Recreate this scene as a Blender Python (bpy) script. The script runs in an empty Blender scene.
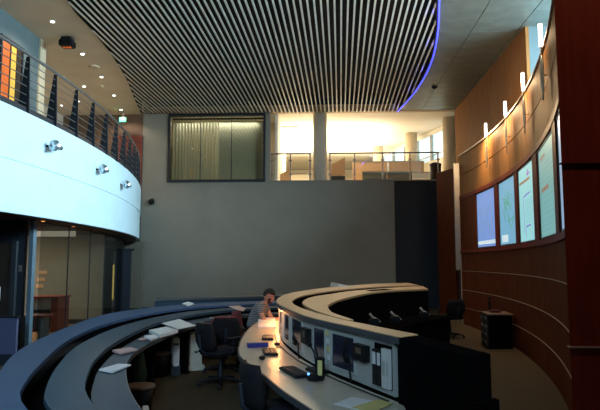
import bpy, bmesh, math, random
from mathutils import Vector, Matrix
random.seed(7)
R = math.radians
S = bpy.context.scene
COL = S.collection

# ---------------------------------------------------------------- camera
EYE = 1.72
FPX = 573.0
cam_d = bpy.data.cameras.new('camera'); cam = bpy.data.objects.new('camera', cam_d); COL.objects.link(cam)
cam_d.sensor_width = 36; cam_d.lens = FPX/600*36; cam_d.clip_end = 200
cam.location = (0, 0, EYE); cam.rotation_euler = (R(90+5.70), 0, R(2.655))
S.camera = cam
# ---------------------------------------------------------------- world, exposure
W = bpy.data.worlds.new('world'); S.world = W; W.use_nodes = True
bg = W.node_tree.nodes['Background']; bg.inputs[0].default_value = (.55, .72, .85, 1); bg.inputs[1].default_value = .010
V = S.view_settings; V.view_transform = 'Standard'; V.look = 'None'; V.exposure = 0; V.gamma = 1; V.use_curve_mapping = False
# ---------------------------------------------------------------- large lights
def area(name, loc, target, sx, sy, power, col, spread=180):
    l = bpy.data.lights.new(name, 'AREA'); l.shape = 'RECTANGLE'; l.size = sx; l.size_y = sy
    l.energy = power; l.color = col; l.spread = R(spread)
    o = bpy.data.objects.new(name, l); COL.objects.link(o); o.location = loc
    o.rotation_euler = (Vector(target)-Vector(loc)).to_track_quat('-Z', 'Y').to_euler()
    return o
def spot(name, loc, target, power, col, angle=60, blend=.6, r=.08):
    l = bpy.data.lights.new(name, 'SPOT'); l.energy = power; l.color = col; l.spot_size = R(angle); l.spot_blend = blend
    l.shadow_soft_size = r
    o = bpy.data.objects.new(name, l); COL.objects.link(o); o.location = loc
    o.rotation_euler = (Vector(target)-Vector(loc)).to_track_quat('-Z', 'Y').to_euler()
    return o
# blue fill added behind the camera for the near left console
area('console_blue_fill', (-1.0, -3.0, 4.0), (-2.6, 5.5, .8), 2.0, 1.5, 70, (.45, .72, 1.0), 60)
# the clerestory window high on the right, beyond the top of the curved wood wall
area('daylight_clerestory', (7.45, 9.3, 6.3), (-5.0, 9.3, 3.4), 8.5, 2.2, 2700, (.58, .86, 1.0), 150)
# office lighting of the upper gallery
area('gallery_uplight', (-.3, 27.2, 6.75), (-.3, 27.2, 9), 5.5, 6, 560, (1.0, .90, .72))
area('gallery_office_light', (-.5, 26.0, 7.3), (-.5, 26.0, 0), 6, 4, 400, (1.0, .80, .52))
# unseen spots added under the slats to warm the console ledges
spot('console_fill_spot', (.2, 13.8, 7.45), (.1, 11.0, 1.2), 150, (1.0, .68, .38), 44)
spot('console_fill_spot.001', (.4, 5.6, 7.45), (-.1, 6.6, 1.2), 60, (1.0, .68, .38), 50)

spot('near_wall_fill', (3.4, 2.6, 7.4), (3.2, 5.2, 4.8), 260, (1.0, .70, .45), 80, .8)  # unseen warm spot added to lift the dark red near wall
# spot added by the balcony front to brighten the console panels
spot('panel_fill_spot', (-4.6, 10.6, 3.75), (-.1, 5.2, .9), 110, (1.0, .93, .82), 34, .8)
# ---------------------------------------------------------------- helpers
def frame():
    p, y = R(5.70), R(2.655)
    fw = Vector((-math.sin(y)*math.cos(p), math.cos(y)*math.cos(p), math.sin(p))); rt = Vector((math.cos(y), math.sin(y), 0))
    return fw, rt, rt.cross(fw)
FW, RT, UP = frame()
CAMP = Vector((0, 0, EYE))
def ray(px, py): return FW + RT*((px-300)/FPX) - UP*((py-205)/FPX)
def atz(px, py, z): d = ray(px, py); return CAMP + d*((z-EYE)/d.z)
def aty(px, py, y): d = ray(px, py); return CAMP + d*(y/d.y)

MATS = {}
def mat(name, col, rough=.6, metal=0, noise=.12, scale=8, bump=0, emit=None, power=0, spec=.5, stretch=None, coat=0):
    m = bpy.data.materials.new(name); m.use_nodes = True; nt = m.node_tree; b = nt.nodes['Principled BSDF']
    b.inputs['Roughness'].default_value = rough; b.inputs['Metallic'].default_value = metal
    b.inputs['Specular IOR Level'].default_value = spec
    if coat: b.inputs['Coat Weight'].default_value = coat; b.inputs['Coat Roughness'].default_value = .15
    tc = nt.nodes.new('ShaderNodeTexCoord'); mp = nt.nodes.new('ShaderNodeMapping')
    if stretch: mp.inputs['Scale'].default_value = stretch
    nt.links.new(tc.outputs['Object'], mp.inputs[0])
    nz = nt.nodes.new('ShaderNodeTexNoise'); nz.inputs['Scale'].default_value = scale; nz.inputs['Detail'].default_value = 3
    nt.links.new(mp.outputs[0], nz.inputs['Vector'])
    rp = nt.nodes.new('ShaderNodeValToRGB')
    rp.color_ramp.elements[0].position = .3; rp.color_ramp.elements[1].position = .7
    rp.color_ramp.elements[0].color = tuple(c*(1-noise) for c in col)+(1,)
    rp.color_ramp.elements[1].color = tuple(min(1, c*(1+noise)) for c in col)+(1,)
    nt.links.new(nz.outputs['Fac'], rp.inputs[0]); nt.links.new(rp.outputs[0], b.inputs['Base Color'])
    if bump:
        bp = nt.nodes.new('ShaderNodeBump'); bp.inputs['Strength'].default_value = bump; bp.inputs['Distance'].default_value = .01
        nt.links.new(nz.outputs['Fac'], bp.inputs['Height']); nt.links.new(bp.outputs[0], b.inputs['Normal'])
    if emit:
        b.inputs['Emission Color'].default_value = emit+(1,); b.inputs['Emission Strength'].default_value = power
    MATS[name] = m; return m
def glass_mat(name, tint, refl=.12, rough=.02):
    m = bpy.data.materials.new(name); m.use_nodes = True; nt = m.node_tree; nt.nodes.clear()
    o = nt.nodes.new('ShaderNodeOutputMaterial'); mx = nt.nodes.new('ShaderNodeMixShader')
    t = nt.nodes.new('ShaderNodeBsdfTransparent'); t.inputs[0].default_value = tint+(1,)
    g = nt.nodes.new('ShaderNodeBsdfGlossy'); g.inputs['Roughness'].default_value = rough
    mx.inputs[0].default_value = refl
    nt.links.new(t.outputs[0], mx.inputs[1]); nt.links.new(g.outputs[0], mx.inputs[2]); nt.links.new(mx.outputs[0], o.inputs[0])
    MATS[name] = m; return m
mat('carpet', (.085, .060, .034), .95, noise=.3, scale=60, bump=.3, spec=.1)
mat('lobby_floor', (.30, .16, .07), .4, noise=.2, scale=3, stretch=(1, 8, 1))
mat('wall_grey', (.255, .240, .200), .85, noise=.06, scale=1.2)
mat('wall_navy', (.028, .034, .042), .85, noise=.1, scale=2)
mat('wall_teal', (.10, .14, .15), .8, noise=.06, scale=2)
mat('wall_brown', (.13, .075, .045), .7, noise=.15, scale=3)
mat('plaster_tan', (.62, .55, .44), .85, noise=.05, scale=1.5)
mat('cream', (.62, .52, .36), .8, noise=.05, scale=2)
mat('white_paint', (.80, .82, .82), .55, noise=.03, scale=2)
mat('fascia_paint', (.62, .83, .93), .55, noise=.03, scale=2)
mat('office_white', (.85, .80, .70), .8, noise=.03, scale=2)
mat('slat_metal', (.66, .67, .62), .45, metal=0, noise=.08, scale=4)
mat('black_void', (.004, .004, .004), .95, noise=.1)
mat('ceiling_metal', (.20, .24, .225), .4, metal=.5, noise=.12, scale=3)
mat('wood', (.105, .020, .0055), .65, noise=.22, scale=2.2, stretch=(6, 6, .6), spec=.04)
mat('wood_gold_lit', (.27, .12, .038), .65, noise=.2, scale=2.2, stretch=(6, 6, .6), spec=.05)  # golden tone; on the curved wall's upper rows it is painted lamplight
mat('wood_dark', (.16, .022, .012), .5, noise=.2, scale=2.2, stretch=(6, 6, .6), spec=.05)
mat('reveal_metal', (.40, .27, .20), .5, metal=.3)
mat('silver', (.42, .40, .36), .35, metal=.8, noise=.1)
mat('chrome', (.80, .84, .90), .36, metal=1, noise=.05)
mat('black_plastic', (.012, .012, .013), .5, noise=.2, scale=20, spec=.12)
mat('black_fabric', (.014, .013, .015), .9, noise=.3, scale=60, bump=.2, spec=.12)
mat('dark_metal', (.02, .024, .032), .5, metal=.2, noise=.1)
mat('steel_rail', (.28, .29, .30), .35, metal=.7, noise=.1)
mat('laminate_tan', (.46, .28, .14), .45, noise=.05, scale=5)
mat('laminate_blue', (.030, .056, .085), .5, noise=.06, scale=6, spec=.12)
mat('laminate_rim', (.045, .080, .160), .5, noise=.06, scale=6, spec=.12)
mat('laminate_edge', (.05, .055, .062), .5, noise=.1)
mat('desk_beige', (.50, .44, .34), .3, noise=.04, scale=6)
mat('panel_grey', (.40, .40, .36), .5, noise=.05, scale=5)
mat('console_black', (.006, .005, .005), .9, noise=.2, scale=10, spec=.0)
mat('paper', (.70, .69, .68), .8, noise=.05, scale=10)
mat('paper_pink', (.50, .33, .30), .8, noise=.08, scale=10)
mat('paper_yellow', (.62, .52, .18), .8, noise=.05, scale=10)
mat('beige_plastic', (.55, .48, .37), .5, noise=.05, scale=8)
mat('blue_plastic', (.03, .035, .22), .4, noise=.1)
mat('green_cloth', (.008, .035, .018), .8, noise=.3, scale=15)
mat('red_trim', (.40, .03, .03), .5, noise=.1)
mat('maroon_fabric', (.10, .02, .03), .9, noise=.2, scale=40)
mat('monitor_glass', (.010, .012, .022), .12, noise=.2, emit=(.10, .16, .32), power=.02)
mat('binder_white', (.62, .60, .56), .55, noise=.04)
mat('blue_post', (.14, .21, .26), .45, noise=.05)
mat('periwinkle', (.11, .12, .22), .6, noise=.06)
mat('navy_door', (.018, .024, .036), .5, noise=.1)
mat('dark_brown', (.035, .02, .012), .6, noise=.2)
mat('red_wood', (.22, .045, .03), .5, noise=.2, scale=3, stretch=(1, 1, 6))
mat('lobby_wall', (.20, .19, .15), .8, noise=.05)
mat('skin', (.50, .24, .16), .55, noise=.08, scale=20)
mat('hair', (.012, .008, .006), .8, noise=.3, scale=40)
mat('beard', (.05, .022, .013), .9, noise=.3, scale=40)
mat('trousers', (.03, .032, .045), .9, noise=.2, scale=30)
mat('partition', (.48, .30, .17), .8, noise=.06)
mat('green_glow', (.05, .3, .12), .5, emit=(.05, 1.0, .40), power=1.2)
mat('white_glow', (.8, .8, .8), .5, emit=(1.0, .97, .88), power=9)
mat('sconce_glow', (.8, .8, .8), .5, emit=(1.0, .93, .85), power=5)
mat('orange_glow', (.4, .1, .02), .5, emit=(1.0, .16, .02), power=.38)
mat('yellow_glow', (.5, .3, .05), .5, emit=(1.0, .50, .08), power=.5)
mat('blue_led', (.05, .05, .3), .5, emit=(.04, .055, 1.0), power=3.5)
mat('blue_dot', (.05, .05, .3), .5, emit=(.10, .3, 1.0), power=4)
mat('sky_pane', (.4, .6, .7), .3, emit=(.62, .86, 1.0), power=.85)
mat('lobby_strip', (.7, .65, .55), .5, emit=(.9, .80, .62), power=.35)
mat('yellow_slit', (.5, .4, .1), .5, emit=(1.0, .72, .2), power=.5)
mat('orange_dot', (.5, .2, .05), .5, emit=(1.0, .35, .1), power=3)
mat('blind_cloth', (.44, .41, .32), .8, noise=.12, scale=3, stretch=(14, 1, .3))
mat('plate', (.35, .4, .5), .4, noise=.1)
glass_mat('glass_clear', (.93, .95, .94), .06)
glass_mat('glass_tint', (.78, .80, .78), .10, .04)
glass_mat('glass_window', (.82, .84, .78), .04, .02)

class G:
    """collects shapes and links them as one mesh object"""
    def __init__(s): s.bm = bmesh.new()
    def box(s, c, size, rz=0, rx=0, ry=0, bev=0):
        m = Matrix.Translation(c) @ Matrix.Rotation(rz, 4, 'Z') @ Matrix.Rotation(ry, 4, 'Y') @ Matrix.Rotation(rx, 4, 'X') @ Matrix.Diagonal((size[0], size[1], size[2], 1))
        r = bmesh.ops.create_cube(s.bm, size=1, matrix=m)
        if bev:
            es = list({e for v in r['verts'] for e in v.link_edges})
            bmesh.ops.bevel(s.bm, geom=es, offset=bev, segments=2, affect='EDGES', clamp_overlap=True)
        return s
    def bx(s, x0, x1, y0, y1, z0, z1): return s.box(((x0+x1)/2, (y0+y1)/2, (z0+z1)/2), (x1-x0, y1-y0, z1-z0))
    def prism(s, pts, z0, z1):
        lo = [s.bm.verts.new((p[0], p[1], z0)) for p in pts]; hi = [s.bm.verts.new((p[0], p[1], z1)) for p in pts]
        n = len(pts)
        s.bm.faces.new(lo[::-1]); s.bm.faces.new(hi)
        for i in range(n): s.bm.faces.new((lo[i], lo[(i+1) % n], hi[(i+1) % n], hi[i]))
        return s
    def strip(s, A, B, z0, z1):
        """solid band between plan polylines A and B (same count)"""
        v = [[s.bm.verts.new((p[0], p[1], z)) for p in P] for P, z in ((A, z0), (B, z0), (A, z1), (B, z1))]
        n = len(A); f = s.bm.faces.new
        for i in range(n-1):
            f((v[0][i], v[1][i], v[1][i+1], v[0][i+1])); f((v[2][i], v[2][i+1], v[3][i+1], v[3][i]))
            f((v[0][i], v[0][i+1], v[2][i+1], v[2][i])); f((v[1][i], v[3][i], v[3][i+1], v[1][i+1]))
        f((v[0][0], v[2][0], v[3][0], v[1][0])); f((v[0][-1], v[1][-1], v[3][-1], v[2][-1]))
        return s
    def hexa(s, q0, q1):
        """solid between two quads given as four points each"""
        a = [s.bm.verts.new(p) for p in q0]; b = [s.bm.verts.new(p) for p in q1]; f = s.bm.faces.new
        f(a[::-1]); f(b)
        for i in range(4): f((a[i], a[(i+1) % 4], b[(i+1) % 4], b[i]))
        return s
    def tube(s, pts, r, n=8, close=True):
        pts = [Vector(p) for p in pts]; rings = []
        rr = r if isinstance(r, (list, tuple)) else [r]*len(pts)
        for i, p in enumerate(pts):
            d = (pts[min(i+1, len(pts)-1)]-pts[max(i-1, 0)]).normalized()
            u = d.cross(Vector((0, 0, 1)))
            if u.length < 1e-3: u = Vector((1, 0, 0))
            u.normalize(); w = d.cross(u)
            rings.append([s.bm.verts.new(p+(u*math.cos(2*math.pi*k/n)+w*math.sin(2*math.pi*k/n))*rr[i]) for k in range(n)])
        for a, b in zip(rings, rings[1:]):
            for k in range(n): s.bm.faces.new((a[k], a[(k+1) % n], b[(k+1) % n], b[k]))
        if close: s.bm.faces.new(rings[0][::-1]); s.bm.faces.new(rings[-1])
        return s
    def lathe(s, c, prof, n=20):
        rings = []
        for r, z in prof:
            rings.append([s.bm.verts.new((c[0]+r*math.cos(2*math.pi*k/n), c[1]+r*math.sin(2*math.pi*k/n), c[2]+z)) for k in range(n)])
        for a, b in zip(rings, rings[1:]):
            for k in range(n): s.bm.faces.new((a[k], a[(k+1) % n], b[(k+1) % n], b[k]))
        s.bm.faces.new(rings[0][::-1]); s.bm.faces.new(rings[-1])
        return s
    def ball(s, c, r, sc=(1, 1, 1), n=12):
        bmesh.ops.create_uvsphere(s.bm, u_segments=n, v_segments=n//2+2, radius=r, matrix=Matrix.Translation(c) @ Matrix.Diagonal((sc[0], sc[1], sc[2], 1)))
        return s
    def tf(s, m): bmesh.ops.transform(s.bm, matrix=m, verts=s.bm.verts); return s
    def build(s, name, m, parent=None, smooth=False, local=False):
        bmesh.ops.recalc_face_normals(s.bm, faces=s.bm.faces)
        if parent is not None and not local:
            bmesh.ops.translate(s.bm, verts=s.bm.verts, vec=-wloc(parent))
        me = bpy.data.meshes.new(name); s.bm.to_mesh(me); s.bm.free()
        me.materials.append(MATS[m] if isinstance(m, str) else m)
        if smooth:
            for p in me.polygons: p.use_smooth = True
        o = bpy.data.objects.new(name, me); COL.objects.link(o)
        if parent is not None: o.parent = parent
        return o
def wloc(o):
    v = Vector(o.location)
    while o.parent: o = o.parent; v += Vector(o.location)
    return v
def tag(o, label=None, cat=None, group=None, kind=None):
    for k, v in (('label', label), ('category', cat), ('group', group), ('kind', kind)):
        if v: o[k] = v
    return o
def thing(name, label, cat, loc=(0, 0, 0), rz=0, group=None, kind=None):
    o = bpy.data.objects.new(name, None); COL.objects.link(o); o.location = loc; o.rotation_euler = (0, 0, rz)
    o.empty_display_size = .1
    return tag(o, label, cat, group, kind)
def struct(o): o['kind'] = 'structure'; return o
def copy_tree(o, parent=None):
    c = o.copy(); COL.objects.link(c)
    if parent is not None: c.parent = parent
    for ch in list(o.children): copy_tree(ch, c)
    return c
def resample(P, n):
    P = [Vector((p[0], p[1], 0)) for p in P]
    # smooth with catmull-rom, then resample evenly
    Q = []
    for i in range(len(P)-1):
        p0, p1, p2, p3 = P[max(i-1, 0)], P[i], P[i+1], P[min(i+2, len(P)-1)]
        for k in range(8):
            t = k/8
            Q.append(.5*((2*p1)+(p2-p0)*t+(2*p0-5*p1+4*p2-p3)*t*t+(3*p1-p0-3*p2+p3)*t**3))
    Q.append(P[-1])
    L = [0]
    for a, b in zip(Q, Q[1:]): L.append(L[-1]+(b-a).length)
    out = []; j = 0
    for k in range(n):
        t = L[-1]*k/(n-1)
        while j < len(L)-2 and L[j+1] < t: j += 1
        u = (t-L[j])/max(L[j+1]-L[j], 1e-9); q = Q[j].lerp(Q[j+1], u); out.append((q.x, q.y))
    return out
def offset(P, d):
    out = []
    for i in range(len(P)):
        a = Vector(P[max(i-1, 0)]); b = Vector(P[min(i+1, len(P)-1)]); t = (b-a).normalized()
        out.append((P[i][0]+t.y*d, P[i][1]-t.x*d))       # to the right of the direction of travel
    return out

# ================================================================ STRUCTURE
ZC = 7.57          # main ceiling
ZG = 4.83          # gallery floor
YB = 22.0          # back wall face
struct(G().bx(-12, 9, -4, 22.6, -.12, 0).build('floor', 'carpet'))
# -------- back wall
XW = aty(395, 230, YB).x
struct(G().bx(-7.25, XW, YB, YB+.25, 0, ZG).build('wall_back', 'wall_grey'))
struct(G().bx(XW, 5.0, YB+.12, YB+.37, 0, ZG).build('wall_back_navy', 'wall_navy'))
xw0, xw1 = aty(168, 150, YB).x, aty(265.5, 150, YB).x
xo0 = aty(270, 150, YB).x; xc0, xc1 = aty(313, 150, YB).x, aty(327, 150, YB).x
w = struct(G().bx(-7.25, xw0, YB, YB+.25, ZG, ZC+.3).bx(xw1, xo0, YB, YB+.25, ZG, ZC+.3).bx(xw0, xw1, YB, YB+.25, aty(200, 113, YB).z, ZC+.3).build('wall_back_upper', 'wall_grey'))
struct(G().bx(xo0, 5.0, YB, YB+.25, aty(300, 112, YB).z, ZC+.3).build('trim_1', 'cream'))
g = G(); cxm = (xc0+xc1)/2; g.lathe((cxm, YB+.3, ZG), [(.27, 0), (.27, 2.9)], 24); struct(g.build('column', 'plaster_tan', smooth=True))
struct(G().bx(xo0, 5.0, YB-.02, YB+.3, ZG, ZG+.05).build('trim_2', 'wall_grey'))
# -------- window in the back wall
zt, zb = aty(200, 114, YB).z, ZG
win = thing('window_1', None, None, (xw0, YB, zb)); struct(win)
h = zt-zb; ww = xw1-xw0
for n_, b in (('window_frame', (0, ww, -.06, .1, 0, .10)), ('window_frame', (0, ww, -.06, .1, h-.10, h)), ('window_frame', (0, .09, -.06, .1, .1, h-.1)), ('window_frame', (ww-.09, ww, -.06, .1, .1, h-.1))):
    G().bx(*b).build(n_, 'dark_metal', win, local=True)
m1, m2 = aty(200.5, 150, YB).x-xw0, aty(231.5, 150, YB).x-xw0
ed = [.09, m1, m2, ww-.09]
for i in range(3):
    G().bx(ed[i]+.012, ed[i+1]-.012, .0, .02, .1, h-.1).build('pane', 'glass_window', win, local=True)
for x in (m1, m2): G().bx(x-.012, x+.012, -.01, .03, .1, h-.1).build('mullion', 'dark_metal', win, local=True)
# vertical blinds behind the glass
bl = thing('vertical_blind', 'beige vertical blind hanging behind the dark framed upper window', 'blind', (xw0, YB+.45, zb))
x = .12; i = 0
hr = G().bx(.05, ww-.05, -.03, .03, h-.12, h-.06).build('head_rail', 'dark_metal', bl, local=True)
slat_me = None
while x < ww-.1:
    gap = (.125 if x < ww*.5 else .118); ang = R(58 if x < ww*.5 else 12)
    if slat_me is None:
        o = G().bx(-.06, .06, -.002, .002, .08, h-.12).build('blind_slat', 'blind_cloth', bl, local=True); slat_me = o
    else:
        o = slat_me.copy(); COL.objects.link(o); o.parent = bl
    o.location = (x, 0, -.08); o.rotation_euler = (0, 0, ang); x += gap
area('blind_fill_light', (xw0+1.8, YB+.95, ZC-.1), (xw0+1.8, YB+.6, ZG), 3.2, .2, 25, (1, .9, .7))  # lamp added behind the blind to brighten the window
area('blind_fill_edge', (xw0+1.9, YB+.32, ZC-.25), (xw0+1.9, YB+.36, ZG), 3.2, .08, 34, (.95, .92, .80))  # unseen strip added between glass and blind to lift the cloth
struct(G().bx(xw0-.3, xw1+.3, YB+1.6, YB+1.7, ZG, ZC).build('wall_meeting_room', 'cream'))

# -------- gallery behind the back wall
struct(G().bx(-8, 12, YB+.25, 36, ZG-.3, ZG).build('floor_gallery', 'cream'))
struct(G().bx(-8, 14, YB+.25, 36, ZC+.02, ZC+.2).build('ceiling_gallery', 'office_white'))
struct(G().bx(-8, 14, 36, 36.2, ZG, ZC).build('wall_gallery_back', 'office_white'))
struct(G().bx(xw1+.35, xw1+.45, YB+.3, 27, ZG, ZC).build('wall_gallery_side', 'office_white'))
# slanting window wall on the right of the gallery
P0, P1 = Vector((2.7, 32.0)), Vector((5.75, 22.5))
gd = (P1-P0).normalized(); glen = (P1-P0).length; gn = Vector((gd.y, -gd.x)); ga = math.atan2(gd.y, gd.x)
def gpt(t, z, off=0): p = P0+gd*t-gn*off; return (p.x, p.y, z)
gw = thing('wall_gallery_windows', None, None, (P0.x, P0.y, ZG), ga); struct(gw)
G().bx(0, glen, -.1, .1, 0, 1.40).build('wall_lower', 'office_white', gw, local=True)
G().bx(0, glen, -.1, .1, 2.55, ZC-ZG).build('wall_upper', 'office_white', gw, local=True)
t = 0
while t < glen-1.0:
    G().bx(t, t+.12, -.12, .12, 1.40, 2.55).build('mullion', 'silver', gw, local=True)
    G().bx(t+.12, t+1.35, -.02, .02, 1.40, 2.55).build('pane', 'sky_pane', gw, local=True)
    G().bx(t+.12, t+1.35, -.05, .05, 1.62, 1.66).build('transom', 'silver', gw, local=True)
    t += 1.35
for i, (px, y, r) in enumerate(((378, 29.0, .25), (411.5, 26.0, .27), (450.5, 23.2, .30))):
    p = aty(px, 150, y); g = G(); g.lathe((p.x, y, ZG), [(r, 0), (r, ZC-ZG)], 20); struct(g.build('column', 'cream', smooth=True))
# cubicle partitions in the gallery
def partition(px0, px1, pyt, y, m='partition', lab=''):
    a, b = aty(px0, pyt, y), aty(px1, pyt, y)
    t = thing('cubicle_partition', lab, 'partition', (a.x, y, ZG), group='office partitions on the gallery')
    L = b.x-a.x; hz = a.z-ZG
    n = max(1, round(L/1.3))
    for k in range(n):
        G().bx(L*k/n+.015, L*(k+1)/n-.015, -.03, .03, .08, hz-.05).build('fabric_panel', m, t, local=True)
    G().bx(0, L, -.035, .035, hz-.05, hz).build('top_rail', 'silver', t, local=True)
    G().bx(0, L, -.03, .03, 0, .08).build('base_rail', 'silver', t, local=True)
partition(352, 424, 161.5, 25.2, lab='long tan cubicle partition behind the glass gallery railing')
partition(362, 412, 171.5, 24.0, 'wall_teal', lab='low grey-green partition in front of the long tan one')
partition(412, 434, 172, 24.4, 'white_paint', lab='low pale partition near the dark bin on the gallery')
t = thing('cubicle_partition', 'tan wedge-shaped partition beside the round column on the gallery', 'partition', (aty(331, 175, 24).x, 24, ZG), group='office partitions on the gallery')
a, b, c, d = [aty(*q, 24) for q in ((331, 180), (345, 174), (345, 157), (331, 165))]
G().hexa([(p.x, 24, max(p.z, ZG)) for p in (a, b, c, d)], [(p.x, 24.08, max(p.z, ZG)) for p in (a, b, c, d)]).build('fabric_panel', 'partition', t)
G().bx(a.x, b.x, 23.9, 23.98, ZG, ZG+.5).build('dark_base', 'dark_metal', t)
t = thing('cubicle_partition', 'low dark-striped partition behind the narrow gallery opening', 'partition', (aty(275, 178, 23.6).x, 23.6, ZG), group='office partitions on the gallery')
a, b, c, d = [aty(*q, 23.6) for q in ((275, 181), (290, 181), (290, 169), (275, 177))]
G().hexa([(p.x, 23.6, max(p.z, ZG)) for p in (a, b, c, d)], [(p.x, 23.68, max(p.z, ZG)) for p in (a, b, c, d)]).build('fabric_panel', 'partition', t)
partition(291, 309, 173.5, 24.6, 'office_white', lab='cream partition behind the narrow gallery opening')
# ceiling light panels in the narrow opening
for py, px in ((112, 0), (0, 0)): pass
for i, (x0, x1, y0, y1) in enumerate(((-1.95, -1.2, 24.3, 24.8), (-1.95, -1.2, 26.6, 27.2))):
    t = thing('ceiling_panel_light', ('nearer' if i == 0 else 'farther')+' of two grey ceiling light panels in the narrow gallery opening', 'ceiling light', (x0, y0, ZC), group='gallery ceiling lights')
    G().bx(x0, x1, y0, y1, ZC-.02, ZC+.02).build('frame', 'silver', t); G().bx(x0+.05, x1-.05, y0+.05, y1-.05, ZC-.03, ZC-.018).build('diffuser', 'panel_grey', t)
# gallery railings
def glass_rail(pxs, name_label):
    y = YB+.05
    X = [aty(p, 165, y).x for p in pxs]; hz = 1.06
    t = thing('glass_railing', name_label, 'railing', (X[0], y, ZG+.05), group='gallery railings')
    for i, x in enumerate(X):
        post = G().bx(x-.025, x+.025, y-.03, y+.03, ZG+.05, ZG+.05+hz).build('post', 'steel_rail', t)
        for zz in (.25, .8): G().bx(x-.06, x+.06, y-.045, y-.03, ZG+zz, ZG+zz+.06).build('clamp', 'steel_rail', post)
    for a, b in zip(X, X[1:]):
        G().bx(a+.06, b-.06, y-.008, y+.008, ZG+.12, ZG+1.0).build('glass_panel', 'glass_clear', t)
    G().tube([(X[0]-.05, y, ZG+.05+hz), (X[-1]+.05, y, ZG+.05+hz)], .03, 8).build('handrail', 'steel_rail', t)
glass_rail((330, 354.5, 382.5, 410, 438), 'long glass railing with steel posts along the wide gallery opening')
glass_rail((272, 290.5, 310), 'short glass railing in the narrow gallery opening beside the window')
p = aty(435.5, 169, YB+.35)
t = thing('waste_bin', 'dark round bin at the end of the glass gallery railing', 'bin', (p.x, YB+.35, ZG))
G().lathe((p.x, YB+.35, ZG), [(.17, 0), (.20, .1), (.22, .66)], 18).build('body', 'black_plastic', t, smooth=True)
G().lathe((p.x, YB+.35, ZG+.66), [(.235, 0), (.235, .04), (.12, .1)], 18).build('lid', 'dark_metal', t, smooth=True)

# -------- ceilings
def pz(pts): return [atz(px, py, ZC) for px, py in pts]
edgeL = [(-7.4, 8.0)]+[(v.x, v.y) for v in pz([(67, 0), (91, 29), (109, 51), (117, 63), (127, 80), (135, 100), (141, 113)])]
edgeR = [(v.x, v.y) for v in pz([(396, 111), (410, 95.5), (420, 81), (428, 65), (433, 48), (436, 25), (436.5, 0)])]+[(2.0, 9.6), (1.35, 7.0), (.4, 4.5), (-.8, 2.2)]
edgeL = [(-2.2, 2.2), (-3.6, 4.2), (-4.6, 6.6), (-5.0, 8.9)]+edgeL[1:]
EL = resample(edgeL, 60); ER = resample(edgeR, 60)
struct(G().prism(EL+[(EL[-1][0], YB)]+[(ER[0][0], YB)]+ER, ZC+.55, ZC+.65).build('ceiling_void', 'black_void'))
# plain ceiling, left
struct(G().prism([(p[0], p[1]) for p in EL]+[(EL[-1][0], 26), (-14, 26), (-14, -3), (-2.2, -3)], ZC, ZC+.55).build('ceiling', 'plaster_tan'))
# slats
SA = .024                                                      # slats run a little off the wall normal
sd = Vector((math.sin(SA), math.cos(SA))); sn = Vector((sd.y, -sd.x))
poly = EL+ER
def clip_line(off):
    hits = []
    o = sn*off; n = len(poly)
    for i in range(n):
        a = Vector(poly[i]); b = Vector(poly[(i+1) % n])
        da = (a-o).dot(sn); db = (b-o).dot(sn)
        if (da < 0) != (db < 0):
            q = a.lerp(b, da/(da-db)); hits.append(q.dot(sd))
    return sorted(hits)
sc = thing('ceiling_slats', None, None, (0, 0, ZC)); struct(sc)
off = -9.0
while off < 4:
    hs = clip_line(off)
    for a, b in zip(hs[::2], hs[1::2]):
        if b-a > .2:
            c = sn*off+sd*((a+b)/2)
            G().box((c.x, c.y, ZC+.0), (.044, b-a-.03, .028), rz=-SA).build('ceiling_slat', 'slat_metal', sc)
    off += .1535
# curved edge fascia of the slat ceiling and its blue light strip
struct(G().strip(EL, offset(EL, .03), ZC-.01, ZC+.6).build('trim_3', 'black_void'))
struct(G().strip(ER, offset(ER, -.04), ZC-.03, ZC+.6).build('trim_4', 'dark_metal'))
E2 = offset(ER, -.055)
tag(G().tube([(p[0], p[1], ZC-.02) for p in E2[:44]], .022, 8).build('light_strip', 'blue_led'), 'glowing blue light strip along the curved edge of the slatted ceiling', 'light strip')
for i in range(2, 40, 6):
    l = bpy.data.lights.new('strip_glow', 'POINT'); l.energy = 1.2; l.color = (.10, .1, 1); l.shadow_soft_size = .05
    o = bpy.data.objects.new('strip_glow', l); COL.objects.link(o); o.location = (ER[i][0]-.12, ER[i][1], ZC-.10)
# metal tile ceiling, right
mt = thing('ceiling_metal', None, None, (0, 0, ZC)); struct(mt)
G().prism([ER[0], (9, YB), (9, -3), (-.8, -3)]+[p for p in ER[::-1]][:-1], ZC+.06, ZC+.4).build('backing', 'black_void', mt)
def inside_right(x, y):
    # right of the curve ER
    best = None
    for a, b in zip(ER, ER[1:]):
        if min(a[1], b[1]) <= y <= max(a[1], b[1]):
            best = a[0]+(b[0]-a[0])*(y-a[1])/(b[1]-a[1]+1e-9)
    return best
tile_cache = {}
yy = YB-.03
j = 0
while yy > 6.5:
    y0 = yy-.585
    e = inside_right(0, (yy+y0)/2)
    e0 = inside_right(0, y0) or e; e1 = inside_right(0, yy-.01) or e0
    if e is None: e = e0 = e1 = ER[0][0]
    x1 = 8.4
    x = x1
    while x > max(e0, e1)+.15:
        xl = x-1.17
        if xl > max(e0, e1)+.05:
            key = 'full'
            if key not in tile_cache:
                o = G().box((0, 0, 0), (1.155, .572, .03), bev=.004).build('ceiling_tile', 'ceiling_metal', mt, local=True); tile_cache[key] = o
            else:
                o = tile_cache[key].copy(); COL.objects.link(o); o.parent = mt
            o.location = ((x+xl)/2, (yy+y0)/2, .045)
        else:
            G().prism([(e0+.05, y0+.007), (x-.0075, y0+.007), (x-.0075, yy-.007), (e1+.05, yy-.007)], ZC+.03, ZC+.06).build('ceiling_tile', 'ceiling_metal', mt)
        x = xl-.0
    yy = y0
sp = atz(434.5, 87.5, ZC)
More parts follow.
